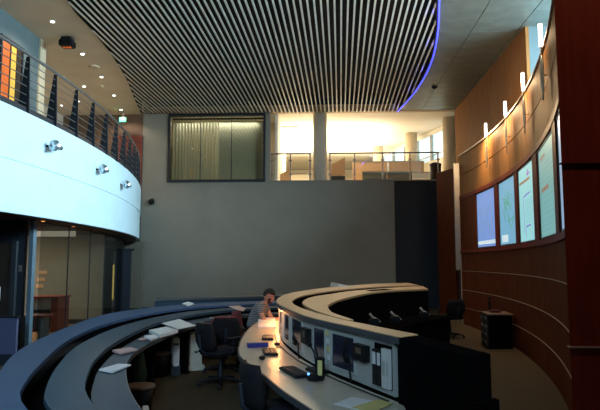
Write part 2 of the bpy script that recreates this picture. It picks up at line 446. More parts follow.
t = thing('sprinkler', 'small dark ceiling sprinkler in the metal tiles beside the blue strip', 'sprinkler', (sp.x, sp.y, ZC))
G().lathe((sp.x, sp.y, ZC-.05), [(.03, 0), (.09, .04), (.10, .07)], 14).build('cup', 'black_plastic', t)

# -------- upper flat wood wall on the right, and the recess beyond
XR = 5.0
fw = thing('wall_right_upper', None, None, (XR, 14.1, 0)); struct(fw)
for k in range(5):
    y0 = 14.1+k*1.6; y1 = min(y0+1.59, 22.25)
    G().bx(XR, XR+.08, y0, y1, 4.2, ZC+.05).build('wood_panel', 'wood_gold_lit', fw)
struct(G().bx(XR+.08, 8.6, 14.1, 14.3, 3.0, ZC+.05).build('wall_right_return', 'wall_teal'))
wf = thing('window_3', None, None, (7.6, 9, 4.8)); struct(wf)
for k in range(6):
    y0 = 5.0+k*1.5
    G().bx(7.55, 7.62, y0+.04, y0+1.46, 5.1, 7.45).build('pane', 'sky_pane', wf); G().bx(7.5, 7.65, y0-.04, y0+.04, 4.9, ZC).build('mullion', 'silver', wf)
struct(G().bx(7.6, 7.8, 4, 14.1, 0, 5.0).build('wall_right_far', 'wall_teal'))
# -------- curved screen wall
CX, CY, CR = -21.1, 14.3, 25.0
def arc(y, d=0):                 # plan point of the wall at depth y, moved d into the room
    a = math.asin((y-CY)/CR); return (CX+(CR-d)*math.cos(a), CY+(CR-d)*math.sin(a))
def wall_depth(px, py, d=0):
    r = ray(px, py); a = r.x**2+r.y**2; b = -2*(r.x*CX+r.y*CY); c = CX*CX+CY*CY-(CR-d)**2
    t = (-b+math.sqrt(max(b*b-4*a*c, 0)))/(2*a); return (CAMP+r*t)
YN, YF = 5.45, 16.45
cw = thing('wall_right', None, None, (3.9, 14.3, 0)); struct(cw)
def arcs(y0, y1, n, d=0): return [arc(y0+(y1-y0)*k/n, d) for k in range(n+1)]
Z_ROWS = [(0, .455), (.47, .945), (.96, 1.47), (1.485, 1.98), (3.60, 4.17), (4.19, 4.74)]
NS = 9
G().strip(arcs(YN, YF, 40, -.03), arcs(YN, YF, 40, -.14), 0, 2.0).strip(arcs(YN, YF, 40, -.03), arcs(YN, YF, 40, -.14), 3.56, 4.72).build('backing', 'wood_dark', cw)
for z0, z1 in Z_ROWS:
    for k in range(NS):
        y0 = YN+(YF-YN)*k/NS+.004; y1 = YN+(YF-YN)*(k+1)/NS-.004
        G().strip(arcs(y0, y1, 4), arcs(y0, y1, 4, -.03), z0, z1).build('wood_panel', 'wood_gold_lit' if z0 > 3 else 'wood', cw)  # upper rows carry the sconce light in their colour
for z in (.4625, .9525, 1.4775):
    G().strip(arcs(YN, YF, 40, .008), arcs(YN, YF, 40, -.03), z-.005, z+.005).build('reveal_strip', 'reveal_metal', cw)
G().strip(arcs(YN, YF, 40, .03), arcs(YN, YF, 40, -.14), 4.74, 4.77).build('top_cap', 'reveal_metal', cw)
# screen band: header, sill, mullions
G().strip(arcs(YN, YF, 40, .02), arcs(YN, YF, 40, -.14), 3.50, 3.60).build('screen_header', 'wood_dark', cw)
G().strip(arcs(YN, YF, 40, .03), arcs(YN, YF, 40, -.14), 1.98, 2.06).build('screen_sill', 'wood_dark', cw)
spx = [(476, 495), (498.5, 515.5), (518.5, 534.5), (539, 556), (559.5, 569)]
srange = []
for a, b in spx: srange.append((wall_depth(b, 215).y, wall_depth(a, 215).y))
prev = YF
for y0, y1 in srange:
    G().strip(arcs(y1, prev, 4, .01), arcs(y1, prev, 4, -.12), 2.06, 3.5).build('screen_post', 'wood' if prev == YF else 'wood_dark', cw); prev = y0
# screens
labels = ['lavender-blue wall screen with a thin network drawing, farthest from the camera', 'light blue wall screen showing a branching green map',
          'pale cyan wall screen with a boxed chart and a brown bar', 'pale green wall screen with ruled rows and a short brown bar', 'narrow slice of pale blue wall screen beside the dark red wall']
scol = [(.27, .45, .95), (.26, .60, .86), (.40, .84, .86), (.27, .62, .58), (.45, .66, .92)]
spw = [.62, .62, .72, .55, .5]
GC = {'violet': (.25, .18, .55), 'green': (.10, .35, .22), 'brown': (.32, .20, .13), 'slate': (.20, .30, .42), 'white': (.75, .92, 1.0), 'purple': (.35, .12, .5)}
for k, v in GC.items(): mat('ink_'+k, v, .5, emit=v, power=.6)
for i, (y0, y1) in enumerate(srange):
    mat('screen_%d' % i, tuple(c*.3 for c in scol[i]), .3, emit=scol[i], power=spw[i], noise=.04)
    p1 = arc(y1, -.02); p0 = arc(y0, -.02)               # p1 is the far (left in view) end
    A = Vector((p1[0], p1[1], 0)); Bv = Vector((p0[0], p0[1], 0)); u = (Bv-A).normalized(); L = (Bv-A).length; n = Vector((-u.y, u.x, 0))
    if n.x > 0: n = -n
    t = thing('wall_screen', labels[i], 'screen', (A.x, A.y, 2.06), group='screens in the curved wall')
    def P(s, z, d=0): q = A+u*(s*L)+n*d; return (q.x, q.y, 2.08+z*1.40)
    def quad(s0, s1, z0, z1, name, m, d0, d1, par): G().hexa([P(s0, z0, d0), P(s1, z0, d0), P(s1, z1, d0), P(s0, z1, d0)], [P(s0, z0, d1), P(s1, z0, d1), P(s1, z1, d1), P(s0, z1, d1)]).build(name, m, par)
    quad(.02, .98, .01, .99, 'display', 'screen_%d' % i, -.03, 0, t)
    for (s0, s1, z0, z1) in ((0, .03, 0, 1), (.97, 1, 0, 1), (.03, .97, 0, .015), (.03, .97, .985, 1)): quad(s0, s1, z0, z1, 'bezel', 'dark_metal', -.03, .012, t)
    def line(pts, m, w=.008):
        gg = G()
        for (sa, za), (sb, zb_) in zip(pts, pts[1:]):
            a = Vector(P(sa, za, .002)); b = Vector(P(sb, zb_, .002)); dd = (b-a).normalized(); side = dd.cross(n)*w
            gg.hexa([a-side, b-side, b+side, a+side], [p_+n*.002 for p_ in (a-side, b-side, b+side, a+side)])
        gg.build('drawing', m, t)
    rnd = random.Random(i)
    if i == 0:
        for q in ([(.15, .75), (.3, .62), (.28, .5), (.5, .42), (.7, .35), (.85, .22)], [(.5, .42), (.6, .6), (.8, .75)], [(.28, .5), (.15, .35), (.35, .25)], [(.6, .6), (.4, .7), (.45, .85)], [(.7, .35), (.9, .5)]): line(q, 'ink_slate', .009)
        quad(.05, .95, .06, .12, 'drawing', 'ink_white', .002, .004, t)
    elif i == 1:
        for k in range(22):
            s0 = .3+rnd.random()*.45; z0 = .25+rnd.random()*.45
            line([(s0, z0), (s0+rnd.uniform(-.14, .14), z0+rnd.uniform(.05, .12)), (s0+rnd.uniform(-.2, .2), z0+rnd.uniform(.1, .2))], 'ink_green', .009)
        quad(.15, .5, .05, .16, 'drawing', 'ink_white', .002, .004, t)
    elif i == 2:
        quad(.08, .75, .78, .815, 'drawing', 'ink_brown', .002, .004, t)
        line([(.32, .12), (.32, .60), (.72, .62)], 'ink_violet', .014); line([(.42, .05), (.42, .20), (.72, .21)], 'ink_violet', .014)
        quad(.55, .75, .86, .875, 'drawing', 'ink_purple', .002, .004, t); quad(.62, .67, .84, .92, 'drawing', 'ink_purple', .002, .004, t)
        for k in range(9): quad(.42, .92, .26+k*.034, .264+k*.034, 'drawing', 'ink_slate', .002, .004, t)
        for k in range(3): quad(.12, .22, .40+k*.09, .405+k*.09, 'drawing', 'ink_slate', .002, .004, t)
    elif i == 3:
        for k in range(14): quad(.12, .9, .08+k*.058, .083+k*.058, 'drawing', 'ink_slate', .002, .004, t)
        quad(.18, .6, .50, .545, 'drawing', 'ink_brown', .002, .004, t); quad(.15, .45, .86, .89, 'drawing', 'ink_brown', .002, .004, t)
    l = bpy.data.lights.new('screen_light', 'AREA'); l.shape = 'RECTANGLE'; l.size = L*.95; l.size_y = 1.3; l.energy = 3; l.color = scol[i]
    o = bpy.data.objects.new('screen_light', l); COL.objects.link(o); c = A+u*(L/2)+n*.03; o.location = (c.x, c.y, 2.78); o.rotation_euler = n.to_track_quat('-Z', 'Y').to_euler()
# sconces on the curved wall
sl = ['wall sconce nearest the dark red wall, its white tube highest', 'second wall sconce from the dark red wall', 'third wall sconce from the dark red wall', 'fourth wall sconce, above the lavender-blue screen']
for i, (px, py) in enumerate(((547, 78), (528, 118), (509.5, 140), (489.5, 164))):
    w_ = wall_depth(px, py, .0); y = w_.y; a = arc(y, .06)
    t = thing('wall_sconce', sl[i], 'wall lamp', (a[0], a[1], 4.05), group='sconces along the curved wall')
    G().tube([(a[0], a[1], 3.95), (a[0], a[1], 4.75)], .012, 8).build('rod', 'silver', t)
    lp = [(a[0]+.035*math.sin(q)*0, a[1]+.05*math.sin(q), 4.33+.26*math.cos(q)) for q in [2*math.pi*k/20 for k in range(21)]]
    G().tube(lp, .012, 6, close=False).build('loop', 'silver', t)
    G().tube([(a[0], a[1], 4.3), arc(y, -.005)+(4.3,)], .012, 6).build('wall_bracket', 'silver', t)
    G().tube([(a[0], a[1], 4.72), (a[0], a[1], 5.04)], .027, 12).build('glass_tube', 'sconce_glow', t)
    l = bpy.data.lights.new('sconce_lamp', 'POINT'); l.energy = (8, 34, 70, 110)[i]; l.color = (1.0, .68, .36); l.shadow_soft_size = .04
    b = arc(y, .16); o = bpy.data.objects.new('sconce_lamp', l); COL.objects.link(o); o.location = (b[0], b[1], 4.88)
    q = arc(y, .50); q2 = arc(y+.3, 0); spot('sconce_beam', (q[0], q[1], 5.0), (q2[0], q2[1], 4.15), (36, 105, 180, 250)[i], (1.0, .72, .38), 74, 1.0, .05)
# far end of the curved wall: silver trim and wood wing wall
a = arc(16.5, 0)
t = struct(G().bx(a[0]-.14, a[0]+.16, 16.46, 16.56, 1.5, 4.55).build('trim_5', 'silver'))
struct(G().bx(a[0]-.02, a[0]+.0, 16.46, 16.50, 0, 1.5).build('trim_6', 'reveal_metal'))
struct(G().hexa([(3.80, 19.8, 0), (4.14, 18.7, 0), (4.24, 18.75, 0), (3.90, 19.85, 0)], [(3.80, 19.8, 4.78), (4.14, 18.7, 4.78), (4.24, 18.75, 4.78), (3.90, 19.85, 4.78)]).build('wall_wing', 'wood'))
# dark red near wall
pn = aty(565.5, 250, 5.2)
nw = thing('wall_right_near', None, None, (pn.x, 5.2, 0)); struct(nw)
for z0, z1 in ((0, .978), (.992, 2.599), (2.611, ZC)):
    G().hexa([(pn.x, 5.2, z0), (5.5, 5.2, z0), (5.5, 5.5, z0), (pn.x+.15, 5.5, z0)], [(pn.x, 5.2, z1), (5.5, 5.2, z1), (5.5, 5.5, z1), (pn.x+.15, 5.5, z1)]).build('wood_panel', 'wood_dark', nw)
for z in (.985, 2.605): G().bx(pn.x-.01, 5.5, 5.17, 5.24, z-.006, z+.006).build('rail_strip', 'wood' if z > 2 else 'reveal_metal', nw)

# ================================================================ BALCONY (left)
BX, BY, BR = -34.96, 10.2, 30.0
def bal(y, d=0): a = math.asin((y-BY)/BR); return (BX+(BR+d)*math.cos(a), BY+(BR+d)*math.sin(a))
def bals(y0, y1, n, d=0): return [bal(y0+(y1-y0)*k/n, d) for k in range(n+1)]
BL = thing('balcony', None, None, (-5, 10.2, 2.5)); struct(BL)
# fascia: two faced bands, upper upright and lower set a hair back
G().strip(bals(3, 21.9, 50), bals(3, 21.9, 50, -.12), 3.35, 4.2).build('fascia_upper', 'fascia_paint', BL)
G().strip(bals(3, 21.9, 50, -.015), bals(3, 21.9, 50, -.12), 2.5, 3.35).build('fascia_lower', 'fascia_paint', BL)
G().strip(bals(3, 21.9, 50, -.12), [(-13, 3+18.9*k/50) for k in range(51)], 4.0, 4.18).build('slab', 'cream', BL)
G().strip(bals(3, 21.9, 50, -.12), [(-13, 3+18.9*k/50) for k in range(51)], 2.52, 2.6).build('soffit', 'wall_brown', BL)
rl = thing('balcony_railing', 'dark balcony railing of tapered posts and thin bars above the white curved front', 'railing', (-5, 10.2, 4.2))
y = 3.6; ys = []
while y < 21.6: ys.append(y); y += .95*math.cos((y-BY)/BR)
for y in ys:
    q = [bal(y-.018, -.02), bal(y+.018, -.02), bal(y+.018, -.24), bal(y-.018, -.24)]; q2 = [bal(y-.012, -.055), bal(y+.012, -.055), bal(y+.012, -.11), bal(y-.012, -.11)]
    G().hexa([p+(4.19,) for p in q], [p+(5.2,) for p in q2]).build('post', 'dark_metal', rl)
for z in (4.38, 4.53, 4.68, 4.83, 4.98, 5.1):
    G().tube([p+(z,) for p in bals(3, 21.8, 50, -.08)], .008, 6).build('rail_bar', 'steel_rail', rl)
G().strip(bals(3, 21.8, 50, -.065), bals(3, 21.8, 50, -.095), 4.2, 4.32).build('toe_board', 'dark_metal', rl)
G().tube([p+(5.24,) for p in bals(3, 21.8, 50, -.08)], .028, 8).build('handrail', 'steel_rail', rl)
# chrome floodlights on the fascia
for i, (px, py) in enumerate(((54, 146), (103, 169.5), (126.5, 185))):
    lo, hi = 8.0, 20.0
    for k in range(40):
        m_ = (lo+hi)/2; p = bal(m_, .15); q = (Vector((p[0], p[1], 3.6))-CAMP); xx = 300+FPX*q.dot(RT)/q.dot(FW)
        if xx < px: lo = m_
        else: hi = m_
    y = lo; dd = Vector(bal(y, .15)+(0,)); t_ = ray(px, py); tt = dd.y/t_.y; z = EYE+t_.z*tt
    t = thing('fascia_floodlight', ['chrome floodlight nearest the camera on the white balcony front', 'middle chrome floodlight on the white balcony front', 'farthest chrome floodlight on the white balcony front'][i], 'floodlight', bal(y, 0)+(z,), group='floodlights on the balcony front')
    A0 = Vector((-.02, 0, 0))
    G().tube([(0, 0, 0), (.05, 0, 0), (.10, .0, 0), (.12, -.05, 0)], .02, 8).build('arm', 'black_plastic', t, local=True)
    g = G(); g.lathe((0, 0, 0), [(.04, -.02), (.045, .0), (.065, .08), (.105, .18)], 20); g.tf(Matrix.Translation((.17, .13, 0)) @ Matrix.Rotation(R(90), 4, 'X')); g.build('reflector', 'chrome', t, smooth=True, local=True)
    g = G(); g.lathe((0, 0, 0), [(.04, 0), (.04, .07), (.025, .09)], 16); g.tf(Matrix.Translation((.17, .13, 0)) @ Matrix.Rotation(R(-90), 4, 'X')); g.build('lamp_housing', 'black_plastic', t, smooth=True, local=True)
    g = G(); g.lathe((0, 0, 0), [(.098, 0), (.098, .01)], 16); g.tf(Matrix.Translation((.17, -.045, 0)) @ Matrix.Rotation(R(90), 4, 'X')); g.build('lens', 'glass_clear', t, local=True)
# upper level walls
tw = thing('wall_left', None, None, (-7.5, 12, 4.2)); struct(tw)
G().bx(-7.62, -7.5, 2, 14.2, 4.2, ZC).build('wall_surface', 'wall_teal', tw)
struct(G().bx(-7.72, -7.46, 14.2, 14.5, 4.2, ZC).build('trim_7', 'cream'))
struct(G().bx(-13, -7.25, 22.0, 22.2, 4.2, ZC).build('wall_left_back', 'wall_brown'))
struct(G().bx(-10.6, -10.5, 14.2, 22, 4.2, ZC).build('wall_left_side', 'plaster_tan'))
# orange lit window on the upper level
w3 = thing('window_2', None, None, (-7.5, 13.2, 5.2)); struct(w3)
yA, yB_ = 12.50, 13.35
G().bx(-7.5, -7.46, yA-.06, yB_+.06, 5.3, 5.38).bx(-7.5, -7.46, yA-.06, yB_+.06, 6.90, 6.98).bx(-7.5, -7.46, yA-.06, yA, 5.38, 6.90).bx(-7.5, -7.46, yB_, yB_+.06, 5.38, 6.90).build('window_frame', 'dark_metal', w3)
G().bx(-7.5, -7.485, yA, yA+.34, 5.38, 6.90).build('pane', 'orange_glow', w3)
G().bx(-7.5, -7.485, yA+.38, yA+.62, 5.38, 6.90).build('pane', 'yellow_glow', w3)
G().bx(-7.5, -7.485, yA+.66, yB_, 5.38, 6.90).build('pane', 'dark_brown', w3)
G().bx(-7.5, -7.47, yA+.34, yA+.38, 5.38, 6.90).bx(-7.5, -7.47, yA+.62, yA+.66, 5.38, 6.90).build('mullion', 'dark_metal', w3)
# exit sign
e = aty(122.8, 119.7, 21.4)
t = thing('exit_sign', 'small glowing green exit sign over the far end of the balcony', 'sign', (e.x, 21.4, e.z))
G().box((e.x, 21.42, e.z), (.30, .05, .21), bev=.01).build('housing', 'dark_metal', t); G().box((e.x, 21.39, e.z), (.27, .015, .18)).build('face', 'green_glow', t)
G().tube([(e.x, 21.42, e.z+.1), (e.x, 21.42, ZC+.01)], .012, 8).build('hanger', 'dark_metal', t)
# wall door on the upper level under the exit sign
struct(G().bx(e.x-.35, e.x+.6, 21.93, 22.0, 4.2, 6.7).build('door_1', 'red_wood'))
# downlights and detectors in the plain ceiling
dl = [(52.5, 21), (82.5, 53.5), (101.5, 76.5), (114, 95), (63, 77), (84, 86), (78, 101), (61, 105), (121, 109.5), (60.5, 106.5), (101, 86)]
names_ = ['nearest', 'second', 'third', 'fourth', 'fifth', 'sixth', 'seventh', 'eighth', 'farthest']
n = 0
for px, py in dl[:9]:
    p = atz(px, py, ZC)
    if p.y > 24.5: continue
    t = thing('downlight', 'small bright downlight in the tan ceiling, '+('%s from the camera' % names_[n] if n else 'the one nearest the camera'), 'downlight', (p.x, p.y, ZC), group='downlights over the balcony')
    G().lathe((p.x, p.y, ZC-.02), [(.065, 0), (.065, .03)], 16).build('trim_ring', 'white_paint', t)
    G().lathe((p.x, p.y, ZC-.028), [(.045, 0), (.045, .008)], 16).build('lens', 'white_glow', t)
    if n % 2 == 0: spot('downlight_beam', (p.x, p.y, ZC-.06), (p.x, p.y, 0), 110, (1, .84, .66), 150)
    n += 1
for k, (px, py) in enumerate(((94, 66.5), (101.5, 86))):
    p = atz(px, py, ZC); t = thing('smoke_detector', ('wide' if k == 0 else 'small')+' pale smoke detector on the tan ceiling over the balcony', 'detector', (p.x, p.y, ZC))
    r = (.17, .09)[k]; G().lathe((p.x, p.y, ZC-.05), [(r*.7, 0), (r, .02), (r, .05)], 18).build('cover', 'cream', t, smooth=False)
    G().lathe((p.x, p.y, ZC-.06), [(r*.2, 0), (r*.25, .012)], 10).build('sensor', 'silver', t)
# black box fixture
p = atz(67.5, 38, ZC)
t = thing('ceiling_fixture', 'black square ceiling fixture with a faint orange glow under it', 'ceiling fixture', (p.x, p.y, ZC))
G().box((p.x, p.y, ZC-.04), (.26, .26, .08), bev=.015).build('mount', 'black_plastic', t)
G().box((p.x, p.y, ZC-.16), (.34, .32, .18), bev=.025).build('housing', 'black_plastic', t)
for k in (-.08, 0, .08): G().box((p.x+k, p.y, ZC-.255), (.05, .10, .012)).build('lamp', 'orange_glow', t)
# dome camera on the back wall
p = aty(151.5, 202, YB-.1)
t = thing('dome_camera', 'small black dome camera on the grey back wall beside the balcony', 'security camera', (p.x, YB, p.z))
G().box((p.x, YB-.04, p.z+.09), (.16, .08, .1), bev=.01).build('bracket', 'dark_metal', t); G().ball((p.x, YB-.12, p.z), .12).build('dome', 'black_plastic', t, smooth=True)

# ================================================================ UNDER THE BALCONY
struct(G().bx(-12, -7.9, 10.7, 24, .001, .012).build('floor_lobby', 'lobby_floor'))
struct(G().strip(bals(10.75, 20.5, 30, -.55), [(-12, 10.75+9.75*k/30) for k in range(31)], .0, .012).build('floor_lobby_wood', 'lobby_floor'))
gl = thing('wall_glass', None, None, (-5.5, 10.6, 0)); struct(gl)
gy = [10.75, 12.1, 13.55, 15.0, 16.6, 18.3, 20.2]
for a, b in zip(gy, gy[1:]):
    G().strip(bals(a+.01, b-.01, 5, -.50), bals(a+.01, b-.01, 5, -.515), .03, 2.50).build('glass_pane', 'glass_tint', gl)
for a in gy[1:]:
    p = bal(a, -.507); G().box((p[0], p[1], 1.26), (.02, .02, 2.5), rz=0).build('joint', 'dark_metal', gl)
p = atz(29.5, 356, 0); 
struct(G().bx(-5.62, -5.54, 10.6, 10.72, 0, 2.52).build('trim_8', 'blue_post'))
struct(G().bx(-9, -5.72, 10.62, 10.74, 0, 2.52).build('wall_left_lower', 'navy_door'))
d1 = thing('door_2', None, None, (-6.6, 10.6, 0)); struct(d1)
x0, x1 = aty(-14, 300, 10.55).x, aty(10, 300, 10.55).x
G().bx(x0, x1, 10.54, 10.6, 0, aty(5, 243, 10.55).z).build('door_leaf', 'dark_brown', d1)
G().bx(x1, x1+.09, 10.52, 10.6, 0, aty(5, 241, 10.55).z).build('door_frame', 'wall_navy', d1)
p = aty(0.5, 294, 10.5); G().tube([(p.x, 10.46, p.z-.13), (p.x, 10.46, p.z+.13)], .02, 8).build('handle', 'chrome', d1)
p = aty(17.5, 268.5, 10.6)
t = thing('wall_plate', 'small pale plate beside the dark door under the balcony', 'sign', (p.x, 10.6, p.z)); G().box((p.x-.05, 10.60, p.z), (.07, .03, .10)).build('switch', 'plate', t); G().box((p.x+.05, 10.60, p.z), (.05, .03, .12)).build('sign_face', 'silver', t)
a, b = aty(-12, 330, 9.6), aty(17.5, 318, 9.6)
t = thing('low_partition', 'low periwinkle partition panel at the left edge behind the curved console', 'partition', (b.x, 9.6, 0))
G().bx(a.x-.6, b.x, 9.58, 9.64, .18, b.z).build('panel', 'periwinkle', t); G().bx(a.x-.6, b.x, 9.58, 9.64, 0, .18).build('base', 'navy_door', t); G().bx(a.x-.6, b.x+.02, 9.57, 9.65, b.z, b.z+.03).build('cap', 'dark_metal', t)
# lobby walls
struct(G().bx(-9.5, aty(102, 300, 15.9).x, 15.9, 16.02, 0, 2.5).build('wall_lobby_back', 'lobby_wall'))
struct(G().bx(-9.5, aty(102, 300, 15.9).x, 15.86, 15.9, 0, .14).build('baseboard_lobby', 'dark_metal'))
struct(G().bx(-12, -7.0, 21.6, 21.8, 0, 2.5).build('wall_lobby_far', 'lobby_wall'))
a = aty(104, 255, 18.6); b = aty(131, 255, 18.6)
d2 = thing('door_3', None, None, (a.x, 18.6, 0)); struct(d2)
zd = aty(115, 251, 18.6).z
xm = aty(113.2, 280, 18.6).x
G().bx(a.x, xm-.03, 18.6, 18.66, 0, zd).build('door_leaf', 'navy_door', d2); G().bx(xm+.03, b.x, 18.6, 18.66, 0, zd).build('door_leaf', 'navy_door', d2)
G().bx(xm-.03, xm+.03, 18.62, 18.66, .5, zd-.45).build('light_slit', 'yellow_slit', d2)
G().bx(a.x-.08, b.x+.08, 18.58, 18.68, zd, zd+.08).bx(a.x-.08, a.x, 18.58, 18.68, 0, zd).build('door_frame', 'dark_metal', d2)
# lit cove strip in the lobby
a = aty(34, 233, 13.6); b = aty(75, 233, 13.6)
tag(G().box(((a.x+b.x)/2, 13.6, a.z-.02), (b.x-a.x, .10, .13)).build('cove_light', 'lobby_strip'), 'long pale light strip below the balcony ceiling behind the glass', 'light strip')
area('lobby_lamp', (-8.2, 14.0, 2.35), (-8.2, 14.4, 0), 1.6, .5, 70, (1, .82, .6))
for k, (px, py) in enumerate(((43, 220.5), (73.5, 226))):
    p = atz(px, py, 2.52); t = thing('soffit_downlight', ('nearer' if k == 0 else 'farther')+' tiny orange downlight under the balcony', 'downlight', (p.x, p.y, 2.52), group='lights under the balcony')
    G().lathe((p.x, p.y, 2.505), [(.05, 0), (.05, .015)], 12).build('trim_ring', 'silver', t); G().lathe((p.x, p.y, 2.5), [(.03, 0), (.03, .006)], 10).build('lens', 'orange_dot', t)
# reception desk and bench behind the glass
yd = 14.0
x0, x1 = aty(31, 310, yd).x, aty(58, 310, yd).x
t = thing('reception_desk', 'red-brown desk with a dark front behind the glass wall', 'desk', ((x0+x1)/2, yd, .012))
G().bx(x0, x1-.17, yd, yd+.04, .10, .55).build('front_panel', 'navy_door', t); G().bx(x1-.17, x1, yd-.02, yd+.6, .012, .84).build('side_panel', 'red_wood', t)
G().bx(x0, x0+.06, yd, yd+.6, .012, .84).build('side_panel', 'red_wood', t); G().bx(x0-.03, x1+.04, yd-.06, yd+.64, .84, .88).build('top', 'red_wood', t)
G().bx(x0+.06, x1-.17, yd+.02, yd+.06, .55, .84).build('upper_panel', 'panel_grey', t)
yd = 11.4; x0, x1 = aty(15, 316, yd).x, aty(45, 316, yd).x; zz = aty(30, 316, yd).z
t = thing('bench', 'low bench with an orange-brown plank top beside the blue post', 'bench', ((x0+x1)/2, yd, .012))
G().bx(x0, x1, yd-.05, yd+.4, zz-.03, zz+.01).build('plank', 'red_wood', t); G().bx(x0+.05, x0+.13, yd, yd+.35, .012, zz-.03).build('leg', 'dark_metal', t); G().bx(x1-.13, x1-.08, yd, yd+.35, .012, zz-.03).build('leg', 'steel_rail', t)
# papers pinned on the lobby wall
for k, (px, py) in enumerate(((43, 272.5), (41, 279.5), (39.5, 286))):
    p = aty(px, py, 15.88); tag(G().box((p.x, 15.885, p.z), (.24-.02*k, .02, .10)).build('notice', 'partition'), ('top', 'middle', 'bottom')[k]+' of three tan notices on the wall behind the glass', 'notice', 'notices behind the glass')

# ================================================================ LEFT CONSOLE
N = 40
rimO = resample([(-1.45, 2.6), (-2.0, 3.4), (-2.53, 4.4), (-3.05, 5.7), (-3.42, 7.4), (-3.66, 9.2), (-3.52, 10.5), (-2.95, 11.7), (-1.95, 12.6), (-.9, 13.1)], N)
rimI = resample([(-1.2, 2.7), (-1.88, 3.55), (-2.16, 4.1), (-2.46, 4.95), (-2.86, 6.3), (-3.10, 7.8), (-3.05, 9.3), (-2.78, 10.5), (-2.35, 11.25), (-1.75, 11.8), (-.85, 12.3)], N)
slI = resample([(-1.05, 2.75), (-1.74, 3.6), (-2.02, 4.15), (-2.34, 5.0), (-2.66, 6.1), (-2.86, 7.5), (-2.86, 8.8), (-2.60, 10.2), (-2.22, 10.95), (-1.65, 11.5), (-.8, 11.95)], N)
stI = resample([(-.9, 2.8), (-1.62, 3.9), (-1.98, 4.8), (-2.16, 5.4), (-2.36, 6.4), (-2.50, 7.9), (-2.45, 8.9), (-2.22, 10.0), (-1.7, 10.9), (-.75, 11.5)], N)
dkI = resample([(-.72, 2.9), (-1.36, 4.1), (-1.74, 5.0), (-2.00, 5.8), (-2.12, 6.6), (-2.14, 7.6), (-2.07, 8.7), (-1.90, 9.8), (-1.45, 10.6), (-.7, 11.1)], N)
lc = thing('control_console', 'long curved blue-grey console sweeping along the left side of the room', 'console', (-3, 7, 0), group='control consoles')
G().strip(rimO, rimI, .82, .86).build('rim_shelf', 'laminate_rim', lc)
G().strip(offset(rimO, .02), offset(rimO, .07), 0, .82).build('back_panel', 'laminate_edge', lc)
G().strip(rimI, slI, .70, .72).build('cable_trough', 'console_black', lc)
# counter divided in worktop boards
K = 8
for a in range(0, N-1, 5):
    b = min(a+5, N-1)
    A = [Vector(p) for p in slI[a:b+1]]; Bq = [Vector(p) for p in stI[a:b+1]]
    A2 = [tuple(p) for p in A]; B2 = [tuple(p) for p in Bq]
    G().strip(A2, B2, .79, .83).build('counter_board', 'laminate_blue', lc)
G().strip(stI, offset(stI, .045), .70, .756).build('cable_gap', 'console_black', lc)
G().strip(stI, offset(stI, .012), .75, .79).build('riser', 'console_black', lc)
for a in range(0, N-1, 5):
    b = min(a+5, N-1); G().strip(offset(stI, .012)[a:b+1], dkI[a:b+1], .72, .75).build('desk_board', 'laminate_blue', lc)
G().strip(offset(dkI, -.004), offset(dkI, .006), .705, .752).build('desk_edge', 'laminate_edge', lc)
G().strip(offset(slI, .02), offset(slI, .05), 0, .70).build('knee_panel', 'console_black', lc)
for a in range(3, N, 6):
    q0 = Vector(slI[a]); q1 = Vector(dkI[a]); d = (q1-q0).normalized(); s_ = Vector((-d.y, d.x))*.015; q1 = q0+(q1-q0)*.85; q0 = q0+d*.06
    G().prism([tuple(q0-s_), tuple(q1-s_), tuple(q1+s_), tuple(q0+s_)], 0, .70).build('support', 'console_black', lc)
# rear console behind it
rc = thing('control_console', 'low dark console standing behind the left curved console by the back wall', 'console', (-2.6, 14, 0), group='control consoles')
ra = resample([(-3.95, 13.2), (-3.0, 13.75), (-2.0, 14.3), (-.6, 14.9)], 10); rb = resample([(-4.15, 14.0), (-3.2, 14.5), (-2.1, 15.0), (-.7, 15.6)], 10)
G().strip(ra, rb, .82, .87).build('top', 'laminate_edge', rc); G().strip(offset(ra, -.03), offset(ra, -.08), .0, .82).build('front_panel', 'laminate_blue', rc); G().strip(offset(rb, .08), offset(rb, .03), 0, .82).build('back_panel', 'laminate_edge', rc)

# ================================================================ RIGHT CONSOLE
ST = [((.51, 4.08), (.66, 4.26)), ((.34, 4.45), (.46, 4.65)), ((.19, 4.78), (.31, 4.98)), ((.03, 5.10), (.17, 5.25), (.19, 5.27), (.24, 5.31)),
      ((-.16, 5.54), (-.04, 5.80), (-.01, 5.86), (.07, 5.98)), ((-.30, 6.0), (-.17, 6.2), (-.12, 6.28), (.03, 6.36)), ((-.45, 6.6), (-.32, 6.75), (-.22, 6.78), (.01, 6.8)),
      ((-.61, 7.3), (-.43, 7.35), (-.30, 7.3), (.02, 7.15)), ((-.69, 8.0), (-.47, 7.9), (-.32, 7.65), (.07, 7.5)), ((-.70, 8.8), (-.43, 8.65), (-.29, 8.25), (.15, 8.0)),
      ((-.62, 9.8), (-.33, 9.3), (-.18, 8.9), (.29, 8.55)), ((-.35, 10.9), (-.05, 10.2), (.1, 9.65), (.52, 9.3)), ((-.02, 11.9), (.25, 10.95), (.38, 10.45), (.78, 10.05)),
      ((.53, 13.0), (.75, 11.9), (.9, 11.35), (1.12, 10.65)), ((1.2, 14.1), (1.35, 12.7), (1.45, 12.15), (1.52, 11.05)), ((2.06, 14.8), (2.1, 13.2), (2.1, 12.8), (1.97, 11.35))]
cO = [s[0] for s in ST]; cA = [s[1] for s in ST]; cB = [s[2] for s in ST[3:]]; cI = [s[3] for s in ST[3:]]; cA3 = cA[3:]
def dense(P, k=3):       # keep the faceted look but a little rounder
    return resample(P, (len(P)-1)*k+1)
